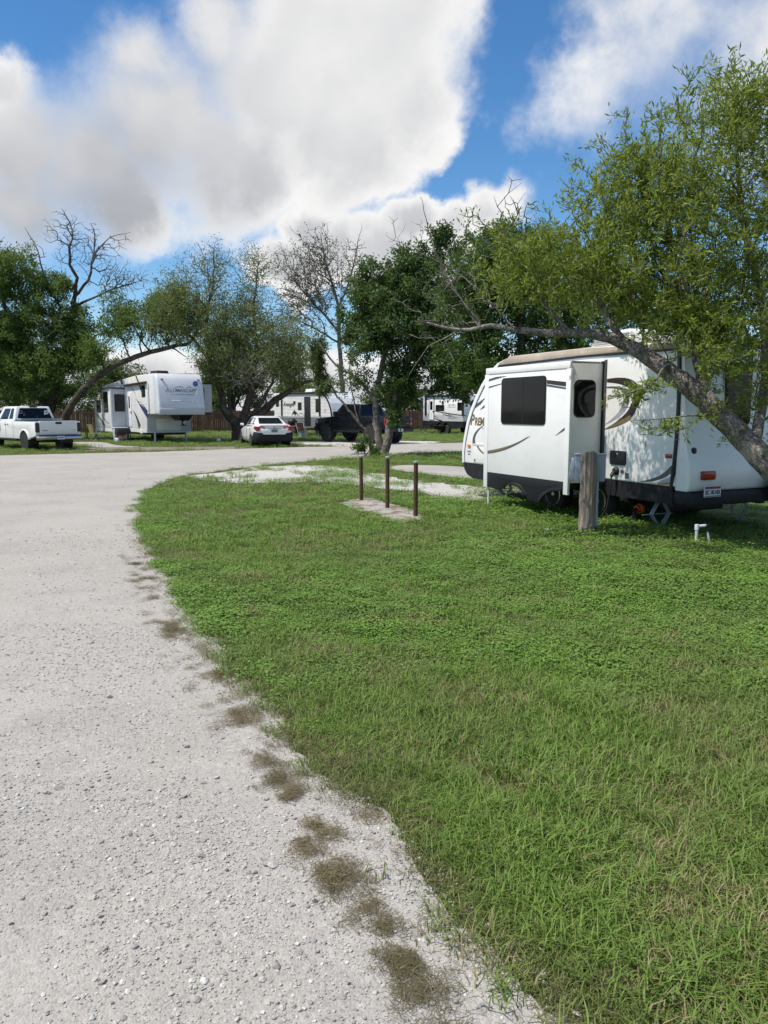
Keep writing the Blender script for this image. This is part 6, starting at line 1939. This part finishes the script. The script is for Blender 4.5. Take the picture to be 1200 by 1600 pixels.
P, S, marg, thin = P[keep], S[keep], marg[keep], thin[keep]
print('grass points', len(P))
# near the road: dry wiry edge; then blades; broad ground cover in mid-lawn patches
edge_road = pdist(P, EDGE, closed=False)
cov = vnoise(P, 0.45, 31) * 0.7 + vnoise(P, 1.6, 32) * 0.5 + np.clip((P[:, 1] - 5.0) / 5.0, -0.9, 0.55) + np.clip((P[:, 0] - 0.8) * 0.18, -0.4, 0.4)
is_cov = (cov + rng.normal(size=len(P)) * 0.38 > 0.22) & (P[:, 1] > 3.9 + 0.9 * vnoise(P, 0.7, 35) + rng.normal(size=len(P)) * 0.5)
is_edge = (edge_road + rng.normal(size=len(P)) * 0.16 < 0.20 + 0.2 * vnoise(P, 2.0, 33)) & ~is_cov
def put(sel, name, protos, label, cat, smin, smax, hz=None):
    p = P[sel]
    n = len(p)
    s = S[sel] * rng.uniform(smin, smax, n)
    if hz is not None:
        s = s * hz[sel]
    t = np.stack([rng.normal(size=n) * 0.10, rng.normal(size=n) * 0.10, rng.uniform(0, 2 * math.pi, n)], 1)
    scatter(name, protos, np.stack([p[:, 0], p[:, 1], np.zeros(n)], 1), t[:, 2], t, s, rng.integers(0, len(protos), n), label, cat)
tall = 1.0 + 0.30 * vnoise(P, 0.8, 41) + 0.18 * vnoise(P, 3.5, 42)
# taller growth under the near trailer, round the posts and against the tree
rvline = pdist(P, [(3.3, 11.0), (1.5, 15.2)], closed=False)
tall = tall * (1 + 0.35 * np.exp(-(rvline / 0.5) ** 2)) * (1 + 0.6 * np.exp(-((P[:, 0] - 2.78) ** 2 + (P[:, 1] - 10.47) ** 2) / 0.15))
put(~is_cov & ~is_edge, 'lawn_grass', TUFTS, 'green and straw coloured lawn grass beside the gravel road', 'grass', 0.75, 1.25, tall)
put(is_cov, 'ground_cover', COVERS, 'low broad-leaved green weeds covering the lawn', 'ground cover', 0.8, 1.35, tall)
put(is_edge, 'dry_edge_grass', EDGES, 'short dry grass fringing the gravel road', 'grass', 0.6, 1.1)

# tall weeds along the near trailer
WEED = [cover('weed_tuft', COVER, rng, 30, 0.10, 0.03, 0.20, 0.05, 0.028) for k in range(3)]
n = 420
a = rng.uniform(size=n)
px = 1.7 + (4.4 - 1.7) * a; py = 14.6 + (10.3 - 14.6) * a
wp = np.stack([px + rng.normal(size=n) * 0.22, py + rng.normal(size=n) * 0.22], 1)
q = np.stack([rng.uniform(3.6, 7.5, 160), rng.uniform(8.6, 10.6, 160)], 1)
wp = np.concatenate([wp, q])
n = len(wp)
t = np.stack([rng.normal(size=n) * 0.12, rng.normal(size=n) * 0.12, rng.uniform(0, 6.28, n)], 1)
scatter('trailer_weeds', WEED, np.stack([wp[:, 0], wp[:, 1], np.zeros(n)], 1), t[:, 2], t, rng.uniform(0.3, 0.85, n), rng.integers(0, 3, n), 'taller leafy weeds growing along the near trailer', 'weeds')

# brown clippings lying on the gravel
STRAWM = grassmat('dry_clipping', ((0.17, 0.14, 0.075), (0.23, 0.19, 0.105), (0.14, 0.125, 0.062)), (0.30, 0.25, 0.15), 0.4)
STRAWS = [straw('clipping_tuft', STRAWM, rng, 30, 0.050, 0.036, 0.0017) for k in range(4)]
rib = np.array(smooth_poly([(0.20, 1.55), (0.13, 1.85), (0.07, 2.07), (-0.11, 2.42), (-0.31, 2.9), (-0.45, 3.3), (-0.62, 3.73), (-0.90, 4.25), (-1.15, 4.9), (-1.45, 5.4), (-1.72, 5.85), (-2.05, 6.6), (-2.45, 7.6), (-3.0, 8.9)], 0.02, 0.05, 3, closed=False))
m = 3300
k = rng.integers(0, len(rib), m)
cq = rib[k] + np.stack([rng.normal(size=m) * (0.036 + 0.020 * rib[k][:, 1] / 3), rng.normal(size=m) * 0.03], 1)
msk = vnoise(cq * np.array([1.0, 1.3]), 5.5, 64) * 0.75 + vnoise(cq, 19.0, 62) * 0.5 - 0.02 - np.clip((cq[:, 1] - 4.0) * 0.05, 0, 0.3)
cp = [cq[msk + rng.normal(size=m) * 0.10 > 0.13]]
# loose strands all along the verge
m = 420
ev = np.array(smooth_poly(EDGE[2:14], 0.05, 0.0, 1, closed=False))
sel = ev[rng.integers(0, len(ev), m)]
cp.append(sel + np.stack([-np.abs(rng.normal(size=m)) * 0.22 + 0.08, rng.normal(size=m) * 0.1], 1))
cp = np.concatenate(cp)
n = len(cp)
t = np.stack([np.zeros(n), np.zeros(n), rng.uniform(0, 6.28, n)], 1)
scatter('grass_clippings', STRAWS, np.stack([cp[:, 0], cp[:, 1], np.full(n, 0.012) + rng.uniform(0, 0.01, n)], 1), t[:, 2], t, rng.uniform(0.6, 1.2, n), rng.integers(0, 4, n), 'brown dried grass clippings lying in heaps along the gravel edge', 'clippings')

# loose stones on the road
STONEM = [M('pale_limestone', (0.43, 0.415, 0.385), 0.9, var=0.2, vscale=1.5), M('grey_limestone', (0.29, 0.28, 0.265), 0.9, var=0.25, vscale=1.5), M('white_limestone', (0.56, 0.545, 0.51), 0.9, var=0.15, vscale=1.5), M('dark_pebble', (0.10, 0.10, 0.105), 0.8, var=0.3)]
STONES = [stone('road_stone', STONEM[i], rng, sq) for i, sq in ((0, 0.6), (0, 0.45), (1, 0.6), (1, 0.5), (2, 0.6), (3, 0.6))]
q = np.concatenate([points(7500, 1.2, 3.4, 0, 1.1), points(2600, 3.4, 6.0, 0, 1.1), points(500, 6.0, 11.0, 0, 1.1), points(22, 11.0, 24.0, 0, 1.1)])
ins = inside(q, ROAD[::2]) | inside(q, CAL)
ins |= (pdist(q, EDGE, closed=False) < np.abs(rng.normal(size=len(q))) * 0.045) & (q[:, 1] < 11)
q = q[ins]
er = pdist(q, EDGE, closed=False)
dn = -0.35 * np.cos((er - 0.15) * 2 * math.pi / 1.55) * np.clip(1.6 - np.abs(er - 1.6) * 0.4, 0, 1) + vnoise(q, 1.5, 51) + 0.4 * vnoise(q, 5, 52) + np.exp(-pdist(q, EDGE, closed=False) / 0.35) * 0.6
q = q[dn > rng.uniform(-0.9, 0.9, len(q))]
n = len(q)
sz = np.clip(rng.lognormal(math.log(0.0030), 0.50, n), 0.0014, 0.022) * np.clip(1 + 0.05 * (q[:, 1] - 3), 1, 1.6)
t = np.stack([rng.normal(size=n) * 0.3, rng.normal(size=n) * 0.3, rng.uniform(0, 6.28, n)], 1)
ki = rng.choice(6, n, p=[0.3, 0.22, 0.2, 0.15, 0.12, 0.01])
print('stones', n)
scatter('road_gravel', STONES, np.stack([q[:, 0], q[:, 1], np.full(n, 0.013) + sz * 0.15], 1), t[:, 2], t, sz, ki, 'loose pale stones scattered over the gravel road', 'gravel')
